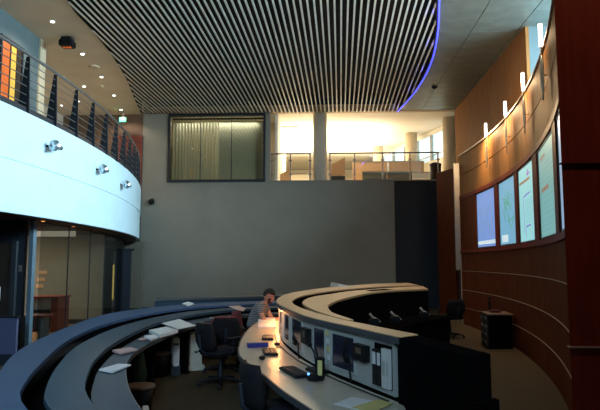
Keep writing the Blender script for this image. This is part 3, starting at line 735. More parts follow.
# keep stations aligned: interpolate each station pairwise
def dense_pair(A, B, k=3):
    n = (len(A)-1)*k+1; oa, ob = [], []
    def cr(P, i, t):
        p0, p1, p2, p3 = [Vector(P[j]) for j in (max(i-1, 0), i, i+1, min(i+2, len(P)-1))]
        return .5*((2*p1)+(p2-p0)*t+(2*p0-5*p1+4*p2-p3)*t*t+(3*p1-p0-3*p2+p3)*t**3)
    for i in range(len(A)-1):
        for q in range(k): oa.append(tuple(cr(A, i, q/k))); ob.append(tuple(cr(B, i, q/k)))
    oa.append(tuple(A[-1])); ob.append(tuple(B[-1]))
    return oa, ob
ZL = 1.2
rcx = thing('control_console', 'large horseshoe console with tan ledges and grey monitor panels', 'console', (.3, 8, 0), group='control consoles')
LO, LI = dense_pair(cO, cA)
G().strip(LO, LI, ZL-.035, ZL).build('ledge', 'laminate_tan', rcx)
G().strip(offset(LO, -.012), LO, ZL-.05, ZL-.004).build('ledge_edge', 'laminate_edge', rcx)
SO, SI = dense_pair(cA3, cB); G().strip(SO, SI, ZL-.16, ZL-.13).build('cable_trough', 'console_black', rcx)
G().strip(SO, offset(SO, .012), ZL-.14, ZL-.02).build('trough_side', 'console_black', rcx)
IO, II = dense_pair(cB, cI); G().strip(IO, II, ZL-.03, ZL).build('inner_counter', 'laminate_tan', rcx)
G().strip(offset(II, -.05), offset(II, -.02), 0, ZL-.03).build('inner_panel', 'console_black', rcx)
# near black wall that carries the horseshoe on towards the camera
nb = [(.66, 4.20), (.80, 3.80), (.935, 3.40)]
G().strip([(.49, 4.10), (.64, 3.72), (.80, 3.32)], nb, 0, ZL-.002).build('end_wall', 'console_black', rcx)
G().strip([(.66, 3.3), (.86, 3.3)], [(.66, 3.32), (.86, 3.32)], 0, .01)
G().strip([(.955, 3.41), (.79, 3.30)], [(.965, 3.36), (.80, 3.25)], 0, .95).build('end_base', 'console_black', rcx)
# far end wall of the horseshoe
G().strip([(2.06, 14.78), (2.1, 13.2), (2.1, 12.8), (1.97, 11.37)], [(2.02, 14.78), (2.06, 13.2), (2.06, 12.8), (1.93, 11.38)], 0, ZL-.03).build('end_panel', 'console_black', rcx)
# hole in the far inner counter, its dark painted as a black sheet
a, b = aty(366, 291, 10.8), aty(393, 291, 10.8)
G().prism([(.80, 10.45), (1.25, 11.0), (1.12, 11.3), (.72, 10.75)], ZL+.001, ZL+.006).build('opening_shade', 'console_black', rcx)
# outer desk
dO = [(-.02, 3.72), (-.14, 4.0), (-.33, 4.45), (-.54, 5.05), (-.67, 5.4), (-.90, 6.05), (-1.02, 6.8), (-1.11, 7.8), (-1.14, 8.8), (-1.12, 9.6), (-1.0, 10.3)]
dI = [(.46, 3.95), (.44, 4.10), (.28, 4.42), (.06, 4.88), (-.05, 5.15), (-.28, 5.75), (-.47, 6.45), (-.62, 7.2), (-.71, 8.1), (-.70, 9.0), (-.58, 9.95)]
dI = offset(dI, .06); dO2, dI2 = dense_pair(dO, dI)
G().strip(dO2, dI2, .715, .75).build('desk_top', 'desk_beige', rcx)
G().strip(offset(dO2, -.015), dO2, .705, .753).build('desk_edge', 'laminate_edge', rcx)
PF = offset(LO, .03)       # line of the monitor panels
G().strip(offset(LO, .06), offset(LO, .09), 0, ZL-.05).build('core_wall', 'console_black', rcx)
# face helper: points on the panel face in terms of picture position
def face(px, py, d=0.0):
    F_ = offset(LO, .03-d); r = ray(px, py)
    best = None
    for a, b in zip(F_[:34], F_[1:35]):
        ex, ey = b[0]-a[0], b[1]-a[1]; den = r.x*ey-r.y*ex
        if abs(den) < 1e-9: continue
        t = (a[0]*ey-a[1]*ex)/den; s = (a[0]*r.y-a[1]*r.x)/den
        if -.02 <= s <= 1.02 and t > 0 and (best is None or t < best): best = t
    return CAMP+r*best
def panel_quad(p0, p1, z0, z1, d0, d1):
    a, b = Vector((p0.x, p0.y, 0)), Vector((p1.x, p1.y, 0)); u = (b-a).normalized(); n = Vector((u.y, -u.x, 0))
    if n.dot(-a) < 0: n = -n
    f = lambda p, z, d: (p.x+n.x*d, p.y+n.y*d, z)
    return [f(a, z0, d0), f(b, z0, d0), f(b, z1, d0), f(a, z1, d0)], [f(a, z0, d1), f(b, z0, d1), f(b, z1, d1), f(a, z1, d1)]
def on_face(par, name, px0, px1, z0, z1, d0, d1, m):
    py = 340
    a, b = face(px0, py), face(px1, py); q = panel_quad(a, b, z0, z1, d0, d1); return G().hexa(*q).build(name, m, par)
seams = [279, 283.5, 291, 304, 313, 330, 357, 394.5]
for a, b in zip(seams, seams[1:]):
    on_face(rcx, 'monitor_panel', a+.25, b-.25, .765, ZL-.05, -.035, .0, 'panel_grey')
Zlo, Zhi = .80, 1.09
mon = [(280, 282.6, 'sliver of dark monitor farthest along the grey panels beside the seated person'), (285.2, 289.8, 'narrow dark monitor second from the seated person'), (292.5, 302.5, 'dark monitor with a reflection left of the first desk phone'), (314.5, 325.5, 'dark monitor in the middle of the grey panels behind the yellow radio'), (333, 355, 'largest dark blue monitor, nearest the camera in the grey panels')]
for i, (a, b, lab) in enumerate(mon):
    p = face((a+b)/2, 340)
    t = thing('console_monitor', lab, 'monitor', (p.x, p.y, Zlo), group='monitors set in the console')
    zl, zh = (Zlo+.02, Zhi+.02) if i < 4 else (.825, 1.10)
    on_face(t, 'screen', a, b, zl, zh, -.03, .006, 'monitor_glass')
    w_ = (b-a)*.05
    for (c, d, z0, z1) in ((a-w_, a, zl, zh), (b, b+w_, zl, zh)): on_face(t, 'bezel', c, d, z0, z1, -.03, .014, 'panel_grey')
    on_face(t, 'bezel', a-w_, b+w_, zh, zh+.012, -.03, .014, 'panel_grey'); on_face(t, 'bezel', a-w_, b+w_, zl-.012, zl, -.03, .014, 'panel_grey')
# binder niche
on_face(rcx, 'binder_niche', 374.5, 392, .80, 1.115, -.02, .002, 'console_black')
bl_ = ['leftmost black binder with a white spine label in the niche', 'second black binder with a white spine label in the niche', 'left thick white binder in the console niche', 'right thin white binder at the edge of the niche']
for i, (a, b, m) in enumerate(((375.3, 379.2, 'black_plastic'), (379.9, 383.8, 'black_plastic'), (384.5, 388.6, 'binder_white'), (389.0, 391.5, 'binder_white'))):
    p = face((a+b)/2, 365); t = thing('ring_binder', bl_[i], 'binder', (p.x, p.y, .81), group='binders in the console niche')
    on_face(t, 'spine', a, b, .81, 1.07 if i < 2 else 1.09, .003, .03, m)
    if i < 2: on_face(t, 'spine_label', a+.5, b-.5, .96, 1.05, .030, .033, 'paper')
    else: on_face(t, 'spine_label', a+.6, b-.6, .90, 1.0, .030, .032, 'panel_grey')
# phones on the panels
def phone(px0, px1, pyc, hpx, lab, z0, z1):
    p = face((px0+px1)/2, 345); t = thing('wall_phone', lab, 'phone', (p.x, p.y, z0), group='phones on the console panels')
    on_face(t, 'body', px0, px1, z0, z1, .002, .05, 'black_plastic')
    on_face(t, 'key_pad', px0+(px1-px0)*.25, px1-(px1-px0)*.3, z0+(z1-z0)*.45, z1-(z1-z0)*.2, .050, .054, 'wall_brown')
    a = face(hpx, 345); q = Vector((-.10, -.06, 0)).normalized()
    pts = [(a.x+q.x*.07, a.y+q.y*.07, z1+.02), (a.x+q.x*.10, a.y+q.y*.10, z1-.03), (a.x+q.x*.10, a.y+q.y*.10, z0+.03), (a.x+q.x*.07, a.y+q.y*.07, z0-.03)]
    G().tube(pts, [.026, .018, .018, .026], 10).build('handset', 'black_plastic', t, smooth=True)
    b = Vector((a.x+q.x*.05, a.y+q.y*.05, z0-.02)); G().tube([b, b+Vector((.0, 0, -.08)), b+Vector((.01, -.01, -.17))], .008, 6).build('cord', 'black_plastic', t)
phone(305.5, 311.5, 336, 302.5, 'black phone with handset on the grey panel between two monitors', .93, 1.08)
phone(358, 370, 354, 354.5, 'black phone with handset on the grey panel beside the binders', .95, 1.075)
# sticky notes
k = 0
words = ['top', 'upper middle', 'lower middle', 'bottom']
for px, z in ((327.6, 1.09), (328.2, 1.02), (328.6, .95), (329, .88)):
    a, b = face(px-1.6, 345), face(px+1.2, 345)
    q = panel_quad(a, b, z-.022, z+.022, .001, .004); tag(G().hexa(*q).build('sticky_note', 'paper_yellow' if k % 2 == 0 else 'paper'), words[k]+' pale sticky note on the grey panel beside the largest monitor', 'note', 'sticky notes'); k += 1
# lamp strip under the ledge near the seated person (task light)
a, b = face(281, 305), face(289, 320)
t = thing('task_light', 'warm task light strip under the ledge beside the seated person', 'lamp', (a.x, a.y, ZL-.06))
q0 = offset(LO, -.0)
pts = [p for p in LO if 6.9 < p[1] < 9.2]
G().strip(offset(pts, .004), offset(pts, .03), ZL-.07, ZL-.052).build('housing', 'panel_grey', t)
mat('task_glow', (.8, .6, .4), .5, emit=(1.0, .55, .25), power=6)
G().strip(offset(pts, .008), offset(pts, .026), ZL-.076, ZL-.070).build('tube', 'task_glow', t)
for yq, e_ in ((7.2, 2.5), (8.0, 5), (8.8, 10), (9.5, 16)):
    l = bpy.data.lights.new('task_lamp', 'AREA'); l.shape = 'RECTANGLE'; l.size = .04; l.size_y = .7; l.energy = e_; l.color = (1, .42, .14)
    o = bpy.data.objects.new('task_lamp', l); COL.objects.link(o)
    x = min(LO, key=lambda p: abs(p[1]-yq) if p[0] < .2 else 9)[0]
    o.location = (x-.03, yq, ZL-.10); o.rotation_euler = (0, R(-35), 0)
spot('desk_spot', (-.40, 5.60, 1.12), (-.50, 5.75, .75), 1.6, (1, .55, .24), 120, 1.0, .05)

# ================================================================ FURNITURE
def make_chair(name, label, fabric='black_fabric', arms=True, trim=None, back_h=.52):
    t = thing(name, label, 'chair', group='office chairs')
    for k in range(5):
        a = 2*math.pi*k/5+.3; c, s = math.cos(a), math.sin(a)
        leg = G().tube([(0, 0, .10), (.16*c, .16*s, .09), (.30*c, .30*s, .065)], [.03, .024, .016], 6).build('leg', 'black_plastic', t, local=True)
        g = G(); g.lathe((0, 0, 0), [(.018, -.025), (.028, -.02), (.028, .02), (.018, .025)], 10); g.tf(Matrix.Translation((.30*c, .30*s, .029)) @ Matrix.Rotation(a, 4, 'Z') @ Matrix.Rotation(R(90), 4, 'X')); g.build('caster', 'black_plastic', leg, local=True)
    G().tube([(0, 0, .08), (0, 0, .26)], .03, 10).tube([(0, 0, .26), (0, 0, .43)], .018, 10).build('gas_column', 'dark_metal', t, local=True)
    G().box((0, 0, .47), (.49, .48, .09), bev=.035).build('seat', fabric, t, smooth=True, local=True)
    bk = G()
    prof = [(-.25, .52, .38), (-.27, .60, .45), (-.29, .70, .46), (-.30, .80, .42), (-.30, .88, .32)]
    rows = []
    for x, z, w_ in prof:
        rows.append([(x+.05*(2*abs(k/6-.5))**2, (k/6-.5)*w_, z) for k in range(7)])
    vs = [[bk.bm.verts.new(p) for p in r] for r in rows]; vb = [[bk.bm.verts.new((p[0]-.05, p[1], p[2])) for p in r] for r in rows]
    for i in range(len(rows)-1):
        for k in range(6):
            bk.bm.faces.new((vs[i][k], vs[i][k+1], vs[i+1][k+1], vs[i+1][k])); bk.bm.faces.new((vb[i][k+1], vb[i][k], vb[i+1][k], vb[i+1][k+1]))
    for i in range(len(rows)-1):
        for k in (0, 6): bk.bm.faces.new((vs[i][k], vb[i][k], vb[i+1][k], vs[i+1][k]))
    for k in range(6):
        for i in (0, len(rows)-1): bk.bm.faces.new((vs[i][k], vs[i][k+1], vb[i][k+1], vb[i][k]))
    b = bk.build('backrest', fabric, t, smooth=True, local=True)
    if trim:
        pts = [rows[i][6] for i in range(1, 5)]+[rows[4][k] for k in range(5, -1, -1)]
        G().tube([(p[0]-.025, p[1]+.0, p[2]+.0) for p in pts], .012, 6).build('piping', trim, b, local=True)  # red piping is real; the brown one paints an orange-lit edge
    G().tube([(-.10, 0, .43), (-.26, 0, .45), (-.34, 0, .54), (-.36, 0, .72)], .022, 8).build('back_bracket', 'dark_metal', t, local=True)
    if arms:
        for s in (-1, 1):
            arm = G().tube([(.0, s*.24, .45), (.0, s*.30, .50), (.0, s*.30, .66)], .016, 8).build('arm_post', 'dark_metal', t, local=True)
            G().box((.0, s*.30, .675), (.26, .07, .03), bev=.012).build('arm_pad', 'black_plastic', t, local=True)
    return t
def put(t, x, y, a, label=None):
    t.location = (x, y, 0); t.rotation_euler = (0, 0, R(a))
    if label: t['label'] = label
    return t
ch = make_chair('office_chair', 'black office chair with an orange-lit back edge, between the two consoles', trim='wall_brown')  # brown tube puts the orange light on the back edge into colour
put(ch, -1.50, 8.2, 45)
c2 = make_chair('office_chair', 'black office chair with red piping round its wide back', trim='red_trim'); put(c2, -1.62, 9.1, 105)
c0 = make_chair('office_chair', 'black office chair pushed up to the beige desk, nearest the camera'); put(c0, -.40, 5.02, 28)
put(copy_tree(c0), 2.82, 13.5, 110, 'dark office chair out on the carpet near the curved wood wall')
cm = make_chair('office_chair', 'office chair with a maroon back under the seated person', 'maroon_fabric', arms=False); put(cm, -1.28, 9.9, -8)
# inside the horseshoe: low equipment desks seen as dark blocks with pale handsets
eq = thing('equipment_desk', 'black equipment desk inside the far arm of the horseshoe console', 'desk', (1.6, 10.4, 0))
ea = [(.62, 8.9), (.90, 9.6), (1.28, 10.3), (1.9, 10.95)]; eb = [(1.05, 8.6), (1.30, 9.2), (1.62, 9.8), (2.2, 10.45)]
G().strip(ea, eb, .70, .75).build('top', 'console_black', eq); G().strip(offset(eb, -.03), offset(eb, -.06), 0, .70).build('front_panel', 'console_black', eq)
for i, (px, py) in enumerate(((374, 315), (395, 313), (424, 309))):
    p = atz(px, py, .90); t = thing('desk_telephone', ['pale handset on the black desk inside the console, leftmost', 'pale handset on the black desk inside the console, middle one', 'pale handset on the black desk inside the console, rightmost'][i], 'phone', (p.x, p.y, .75), group='handsets inside the horseshoe')
    y_ = p.y
    G().box((p.x, p.y, .80), (.16, .16, .10), bev=.02).build('base', 'black_plastic', t)
    G().tube([(p.x-.07, p.y, .92), (p.x-.02, p.y, .87), (p.x+.05, p.y, .83), (p.x+.09, p.y-.01, .79)], [.02, .014, .014, .02], 8).build('handset', 'beige_plastic', t, smooth=True)
# file cabinet by the curved wall
p0, p1 = atz(482, 349, 0), atz(512, 349, 0)
fc = thing('file_cabinet', 'low black drawer cabinet standing against the curved wood wall', 'cabinet', (3.25, 12.3, 0))
x0 = 3.02; 
A = Vector((3.27, 12.50)); Bc = Vector((3.22, 11.78)); Cc = Vector((3.70, 11.80)); D = Vector((3.76, 12.50))
hc = .66
G().prism([tuple(A), tuple(Bc), tuple(Cc), tuple(D)], 0, hc).build('body', 'console_black', fc)
G().prism([tuple(A+Vector((-.015, .015))), tuple(Bc+Vector((-.015, -.015))), tuple(Cc+Vector((.015, -.015))), tuple(D+Vector((.015, .015)))], hc, hc+.025).build('top', 'wall_brown', fc)
u = (Bc-A).normalized(); n = Vector((u.y, -u.x)); 
if n.x > 0: n = -n
for cidx in range(2):
    for r_ in range(4):
        s0 = .02+cidx*.345; z0 = .03+r_*.155
        q = [A+u*s0, A+u*(s0+.33)]
        f = lambda p, d: p+n*d
        dr = G().prism([tuple(f(q[0], .0)), tuple(f(q[1], .0)), tuple(f(q[1], .015)), tuple(f(q[0], .015))], z0, z0+.145).build('drawer', 'dark_metal', fc)
        hq = [A+u*(s0+.09), A+u*(s0+.24)]
        G().prism([tuple(f(hq[0], .015)), tuple(f(hq[1], .015)), tuple(f(hq[1], .03)), tuple(f(hq[0], .03))], z0+.07, z0+.11).build('handle', 'silver', dr)
# small things on the cabinet
t = thing('desk_telephone', 'dark phone with upright handset on top of the black drawer cabinet', 'phone', (3.45, 12.2, hc+.025))
G().box((3.47, 12.2, hc+.05), (.22, .2, .05), bev=.015).build('base', 'maroon_fabric', t); G().tube([(3.40, 12.3, hc+.05), (3.40, 12.32, hc+.22), (3.40, 12.31, hc+.34)], .03, 8).build('handset', 'black_plastic', t)

# ---- left console: papers and clutter
def sheet(px_pts, z, m, lab, th=.006, name='paper_sheet', cat='paper', n=1):
    P4 = [atz(px, py, z) for px, py in px_pts]
    t = G(); t.prism([(p.x, p.y) for p in P4], z+.002, z+.002+th)
    return tag(t.build(name, m), lab, cat, 'papers on the consoles')
sheet([(154, 321), (173, 317), (196, 326), (178, 329.5)], .80, 'paper', 'large white sheet of paper lying over the left desk edge')
sheet([(149, 333), (166, 329.5), (178, 333), (160, 338)], .755, 'paper', 'pile of white papers on the left desk behind the large sheet', .04)
sheet([(144, 337.5), (154, 336), (158, 338.5), (151, 341)], .80, 'paper', 'small white paper beside the white pile on the left desk', .02)
sheet([(112, 352), (130, 349), (138, 351), (120, 355)], .755, 'paper_pink', 'brownish papers on the middle of the left desk', .02)
sheet([(99, 371), (118, 365.5), (131, 366), (112, 373.5)], .755, 'paper', 'cream papers on the left desk nearest the camera', .015)
sheet([(224, 304.5), (231, 302.5), (246, 309), (243, 311.5), (236, 310)], .83, 'paper_pink', 'pinkish papers on the far rim of the left console', .01)
sheet([(182, 305), (188, 303.2), (194, 304.8), (187, 306.5)], .87, 'paper', 'small crumpled paper on the dark rear console', .03)
sheet([(138, 339.5), (147, 338), (149, 339.5), (141, 341)], .755, 'paper_pink', 'small tan slip on the left desk edge', .01)
def keyboard(c, rz, z, lab, m='black_plastic', L=.44):
    t = thing('keyboard', lab, 'keyboard', (c[0], c[1], z), rz, 'keyboards')
    G().box((0, 0, .012), (L, .15, .022), bev=.005).build('case', m, t, local=True)
    for r_ in range(4): G().box((-.03, -.05+.032*r_, .027), (L*.82, .024, .01), bev=.003).build('key_row', 'dark_metal', t, local=True)
    G().box((L*.42, 0, .026), (L*.10, .11, .008), bev=.002).build('number_pad', 'dark_metal', t, local=True)
    return t
p = atz(222, 318, .755); keyboard((p.x, p.y), R(50), .755, 'pale keyboard on the far left desk beside the red-piped chair', 'beige_plastic')
# pc tower under the left desk
p = Vector((-2.17, 9.4, 0))
t = thing('computer_tower', 'cream computer tower standing under the left desk', 'computer', (p.x, p.y, 0), R(25))
G().box((0, 0, .33), (.20, .42, .48), bev=.015).build('case', 'beige_plastic', t, local=True); G().box((0, 0, .05), (.30, .44, .09), bev=.02).build('foot', 'beige_plastic', t, local=True)
G().box((0, -.212, .46), (.15, .01, .05)).build('drive_bay', 'panel_grey', t, local=True); G().box((0, -.212, .30), (.05, .01, .03)).build('button', 'dark_metal', t, local=True)
p = Vector((-2.30, 9.05, 0))
t = thing('computer_tower', 'slim white computer case beside the cream tower under the desk', 'computer', (p.x-.05, p.y-.1, 0), R(20))
G().box((0, 0, .36), (.10, .36, .42), bev=.012).build('case', 'paper', t, local=True); G().box((0, 0, .08), (.14, .36, .14), bev=.01).build('foot', 'dark_metal', t, local=True); G().box((0, -.182, .48), (.07, .008, .03)).build('drive_bay', 'dark_metal', t, local=True)
# waste bin, boxes
def bin_(px, py, z, m, lab, r=.15, h_=.3, cat='bin', liner=True):
    p = atz(px, py, z); t = thing('waste_bin', lab, cat, (p.x, p.y, 0))
    G().lathe((p.x, p.y, 0), [(r*.8, 0), (r, h_)], 18).build('body', m, t, smooth=True)
    if liner: G().lathe((p.x, p.y, h_-.02), [(r*1.06, 0), (r*1.06, .03), (r*.8, .03)], 18).build('rim', 'wall_brown', t, smooth=True)
bin_(139, 386, .32, 'black_plastic', 'dark waste bin with a tan rim under the near left desk', .17, .32)
bin_(157, 353, .34, 'black_plastic', 'dark waste bin under the left desk near the white papers', .2, .34)
p = atz(141, 402, .28)
t = thing('carton', 'small pale carton with a ridged lid at the bottom edge by the left desk', 'box', (p.x+.02, p.y-.3, 0), R(20))
G().box((0, 0, .13), (.30, .24, .26), bev=.01).build('body', 'panel_grey', t, local=True)
for k in range(4): G().box((-.12+.08*k, 0, .27), (.06, .25, .025), bev=.006).build('lid_ridge', 'paper', t, local=True)
p = atz(139, 366, .4)
t = thing('jacket', 'dark green jacket hanging under the edge of the left desk', 'clothing', (p.x, p.y, .2))
g = G(); g.lathe((p.x-.03, p.y, .12), [(.10, 0), (.13, .15), (.11, .35), (.05, .52)], 12)
for v in g.bm.verts: v.co.x += .02*math.sin(v.co.z*19+v.co.y*30); v.co.y += .02*math.sin(v.co.z*13)
g.build('cloth', 'green_cloth', t, smooth=True); G().tube([(p.x-.03, p.y, .62), (p.x-.06, p.y, .70)], .015, 6).build('loop', 'green_cloth', t)

# ---- right desk: keyboards and clutter
def onto(px, py): return atz(px, py, .752)
p = onto(297, 373.5); keyboard((p.x-.02, p.y), R(112), .752, 'long black keyboard in front of the middle monitor', L=.46)
p = onto(309, 374); keyboard((p.x+.07, p.y+.10), R(112), .752, 'short black key unit right beside the long black keyboard', L=.22)
p = onto(270, 353); keyboard((p.x, p.y), R(100), .752, 'black keyboard near the blue box on the beige desk', L=.38)
p = onto(266, 343); keyboard((p.x-.02, p.y+.4), R(95), .752, 'dark keyboard close to the seated person', L=.36)
p = onto(257.5, 347)
t = thing('staple_box', 'small dark blue box lying on the beige desk', 'box', (p.x, p.y, .752), R(20))
G().box((0, 0, .02), (.24, .07, .04), bev=.006).build('tray', 'blue_plastic', t, local=True); G().box((0, 0, .043), (.25, .075, .012), bev=.004).build('lid', 'blue_plastic', t, local=True)
# mice
for k, (px, py) in enumerate(((262, 360), (277, 346))):
    p = onto(px, py); t = thing('computer_mouse', ['black mouse in front of the keyboard near the blue box', 'black mouse behind the keyboard near the blue box'][k], 'mouse', (p.x, p.y, .752))
    G().ball((p.x, p.y, .774), .035, (1, 1.5, .6)).build('shell', 'black_plastic', t, smooth=True); G().box((p.x, p.y-.02, .795), (.008, .02, .006)).build('wheel', 'dark_metal', t)
# radio with yellow front
p = onto(320, 381)
t = thing('two_way_radio', 'black and yellow radio standing on the desk with a blue light', 'radio', (p.x, p.y, .752), R(-25))
G().box((0, 0, .10), (.075, .05, .19), bev=.01).build('body', 'black_plastic', t, local=True); G().box((.012, -.027, .11), (.04, .006, .12), bev=.002).build('face', 'paper_yellow', t, local=True)
G().tube([(-.02, 0, .19), (-.05, 0, .30)], .008, 8).build('antenna', 'black_plastic', t, local=True); G().box((-.04, -.03, .03), (.10, .09, .05), bev=.012).build('charger', 'black_plastic', t, local=True)
G().ball((-.075, -.06, .06), .010).build('status_light', 'blue_dot', t, local=True)
p = onto(316, 372); t = thing('desk_microphone', 'dark gooseneck microphone on the desk behind the radio', 'microphone', (p.x, p.y+.05, .752))
G().lathe((p.x, p.y+.05, .752), [(.042, 0), (.04, .02), (.015, .03)], 14).build('base', 'black_plastic', t, smooth=True); G().tube([(p.x, p.y+.05, .78), (p.x-.01, p.y+.05, .90), (p.x-.05, p.y+.02, .98)], .008, 8).build('neck', 'dark_metal', t); G().ball((p.x-.055, p.y+.018, .985), .022).build('head', 'black_plastic', t, smooth=True)
def dsheet(px_pts, m, lab, th=.004, lift=0):
    P4 = [onto(px, py) for px, py in px_pts]; tag(G().prism([(p.x, p.y) for p in P4], .7515+lift, .7515+lift+th).build('paper_sheet', m), lab, 'paper', 'papers on the consoles')
dsheet([(334, 404), (352, 397.5), (378, 402), (362, 411)], 'paper', 'white sheet on the beige desk at the bottom of the picture')
dsheet([(352, 408), (378, 400.5), (393, 404), (372, 414)], 'paper_yellow', 'yellow sheet on the beige desk under the binders', .003, .005)
dsheet([(258, 328), (258, 318.5), (275, 318.5), (276, 328)], 'paper', 'bright white papers on the desk in front of the seated person', .02)
# crumpled thing on the far ledge
p = atz(338, 286.5, ZL)
t = thing('folded_document', 'pale folded document lying on the far tan ledge', 'paper', (p.x, p.y, ZL))
G().hexa([(p.x-.18, p.y-.1, ZL), (p.x+.20, p.y-.1, ZL), (p.x+.20, p.y+.2, ZL), (p.x-.18, p.y+.2, ZL)], [(p.x-.14, p.y-.05, ZL+.09), (p.x+.02, p.y-.06, ZL+.06), (p.x+.02, p.y+.1, ZL+.06), (p.x-.14, p.y+.1, ZL+.09)]).build('folded_sheet', 'panel_grey', t)
G().hexa([(p.x, p.y-.12, ZL), (p.x+.28, p.y-.14, ZL), (p.x+.28, p.y+.05, ZL), (p.x, p.y+.05, ZL)], [(p.x+.02, p.y-.1, ZL+.05), (p.x+.27, p.y-.12, ZL+.01), (p.x+.27, p.y+.04, ZL+.01), (p.x+.02, p.y+.04, ZL+.05)]).build('loose_leaf', 'paper', t)
# cables along the desk back
tag(G().tube([(p_[0]-.07, p_[1], .758) for p_ in dI2[3:24:2]], .006, 6).build('cable', 'black_plastic'), 'black cable running along the foot of the grey monitor panels', 'cable')

# ================================================================ PERSON
def skin_mesh(name, m, V_, E_, parent, levels=2, root=0):
    me = bpy.data.meshes.new(name); me.from_pydata([v[0] for v in V_], E_, []); o = bpy.data.objects.new(name, me); COL.objects.link(o); o.parent = parent
    md = o.modifiers.new('skin', 'SKIN'); md.use_smooth_shade = True
    for i, v in enumerate(V_):
        r = v[1]; me.skin_vertices[0].data[i].radius = r if isinstance(r, tuple) else (r, r)
        me.skin_vertices[0].data[i].use_root = (i == root)
    sb = o.modifiers.new('smooth', 'SUBSURF'); sb.levels = levels; sb.render_levels = levels
    me.materials.append(MATS[m] if isinstance(m, str) else m)
    return o
pp = thing('person', 'seated person in a grey striped shirt leaning on the desk, reading', 'person', (-1.24, 9.9, -.05), R(-8))
# local axes: +x forward (towards the desk), y left, z up
body = [((0, 0, .60), .13), ((.02, 0, .75), .12), ((.08, 0, .90), .125), ((.13, 0, 1.00), .115), ((.17, 0, 1.065), .055), ((.195, 0, 1.12), .05)]
be = [(0, 1), (1, 2), (2, 3), (3, 4), (4, 5)]
def add(chain, start):
    prev = start
    for v in chain: body.append(v); be.append((prev, len(body)-1)); prev = len(body)-1
    return prev
for s in (1, -1):
    el = add([((.13, s*.13, 1.01), .065), ((.15, s*.20, .98), .058), ((.20, s*.24, .86), .046), ((.26, s*.25, .775), .042), ((.38, s*.17, .79), .036), ((.48, s*.09, .795), .026)], 3)
    pm = add([((.52, s*.06, .795), (.032, .018)), ((.56, s*.045, .795), (.034, .015))], el)
    for k in range(4):
        yk = s*(.045+(.033-.02*k)); L = (.055, .07, .075, .062)[k]
        add([((.585, yk, .795), .0085), ((.585+L*.5, yk, .792), .008), ((.585+L, yk-s*.004, .780), .0065)], pm)
    add([((.535, s*.005, .80), .010), ((.565, -s*.008, .795), .0085), ((.59, -s*.01, .785), .007)], pm-1)
    add([((.03, s*.09, .57), .085), ((.22, s*.11, .56), .078), ((.44, s*.12, .53), .06), ((.46, s*.12, .30), .055), ((.43, s*.12, .15), .04), ((.46, s*.12, .10), .035), ((.54, s*.125, .09), .025)], 0)
bo = skin_mesh('body', 'skin', body, be, pp)
# head as one shaped mesh
hx, hz = .26, 1.20
g = G(); bmesh.ops.create_uvsphere(g.bm, u_segments=24, v_segments=18, radius=1)
for v in g.bm.verts:
    x, y, z = v.co
    w_ = .075*(1-.18*max(0, -z)); dpt = .098 if x < 0 else .094
    nx, ny, nz = x*dpt, y*w_, z*.118
    if z < -.2 and x > 0: nx += .010*(-z)
    if z < -.5: nx *= .9
    if x > .75 and abs(y) < .35:
        if -.35 < z < .15: nx += .022*(1-abs(y)/.35)*(1-abs(z+.18)/.33 if abs(z+.18) < .33 else 0)
        if abs(z+.55) < .1: nx += .006
    if x > .6 and .1 < abs(y) < .6 and .02 < z < .3: nx -= .008
    v.co = (nx, ny, nz)
for s in (1, -1): g.ball((-.005, s*.077, -.01), .028, (.6, .35, 1.1), 10)
HM = Matrix.Translation((hx, 0, hz)) @ Matrix.Rotation(R(-12), 4, 'Z') @ Matrix.Rotation(R(20), 4, 'Y')
g.tf(HM); hd = g.build('head', 'skin', pp, smooth=True, local=True)
g = G()
for s in (1, -1): g.ball((.082, s*.032, .018), .009, (.6, 1, .7), 10)
g.tf(HM); g.build('eyes', 'hair', hd, smooth=True, local=True)
g = G(); bmesh.ops.create_uvsphere(g.bm, u_segments=24, v_segments=18, radius=1)
bmesh.ops.delete(g.bm, geom=[v for v in g.bm.verts if (v.co.z < .28 and v.co.x > .15) or (v.co.z < -.25) or (v.co.z < .05 and v.co.x > -.1)], context='VERTS')
for v in g.bm.verts:
    x, y, z = v.co; v.co = (x*.106-.004, y*.084, z*.127+.002)
g.tf(HM); hr_ = g.build('hair', 'hair', pp, smooth=True, local=True)
md = hr_.modifiers.new('solid', 'SOLIDIFY'); md.thickness = .012; md.offset = 0
g = G(); bmesh.ops.create_uvsphere(g.bm, u_segments=24, v_segments=18, radius=1)
bmesh.ops.delete(g.bm, geom=[v for v in g.bm.verts if (v.co.z > -.55 and not (v.co.z < -.15 and abs(v.co.y) > .6)) or v.co.x < .05], context='VERTS')
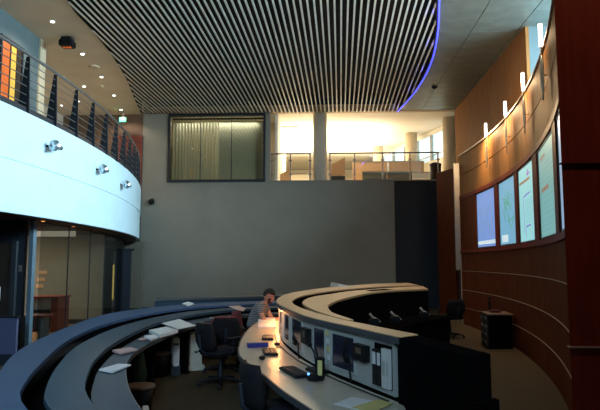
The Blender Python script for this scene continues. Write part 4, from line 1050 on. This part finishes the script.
for v in g.bm.verts: x, y, z = v.co; v.co = (x*.104+.008, y*.08, z*.126-.002)
g.tf(HM); bd = g.build('beard', 'beard', pp, smooth=True, local=True)
md = bd.modifiers.new('solid', 'SOLIDIFY'); md.thickness = .010; md.offset = 0
# shirt with a fine check
sm = bpy.data.materials.new('striped_shirt'); sm.use_nodes = True; nt = sm.node_tree; b_ = nt.nodes['Principled BSDF']; b_.inputs['Roughness'].default_value = .9
tc = nt.nodes.new('ShaderNodeTexCoord'); wv = nt.nodes.new('ShaderNodeTexWave'); wv.inputs['Scale'].default_value = 11; wv.bands_direction = 'Z'
nt.links.new(tc.outputs['Object'], wv.inputs['Vector']); rp = nt.nodes.new('ShaderNodeValToRGB')
rp.color_ramp.elements[0].color = (.08, .075, .075, 1); rp.color_ramp.elements[1].color = (.30, .28, .26, 1); rp.color_ramp.elements[0].position = .35; rp.color_ramp.elements[1].position = .6
nt.links.new(wv.outputs['Color'], rp.inputs[0]); nt.links.new(rp.outputs[0], b_.inputs['Base Color'])
sv = [((-.01, 0, .60), .155), ((.01, 0, .74), .15), ((.075, 0, .90), .155), ((.125, 0, 1.0), .14), ((.16, 0, 1.05), .075)]; se = [(0, 1), (1, 2), (2, 3), (3, 4)]
for s in (1, -1):
    i0 = len(sv); sv += [((.125, s*.14, 1.01), .085), ((.15, s*.21, .975), .078), ((.18, s*.235, .90), .068)]; se += [(3, i0), (i0, i0+1), (i0+1, i0+2)]
skin_mesh('shirt', sm, sv, se, pp)
tv = [((0, 0, .58), .15)]; te = []
for s in (1, -1):
    i0 = len(tv); tv += [((.05, s*.09, .565), .098), ((.22, s*.11, .555), .09), ((.44, s*.12, .525), .075), ((.46, s*.12, .30), .07), ((.43, s*.12, .16), .055)]; te += [(0, i0)]+[(i0+k, i0+k+1) for k in range(4)]
skin_mesh('trousers', 'trousers', tv, te, pp)
for s in (1, -1): G().box((.47, s*.122, .09), (.26, .10, .075), bev=.03).build('shoe', 'black_plastic', pp, smooth=True, local=True)
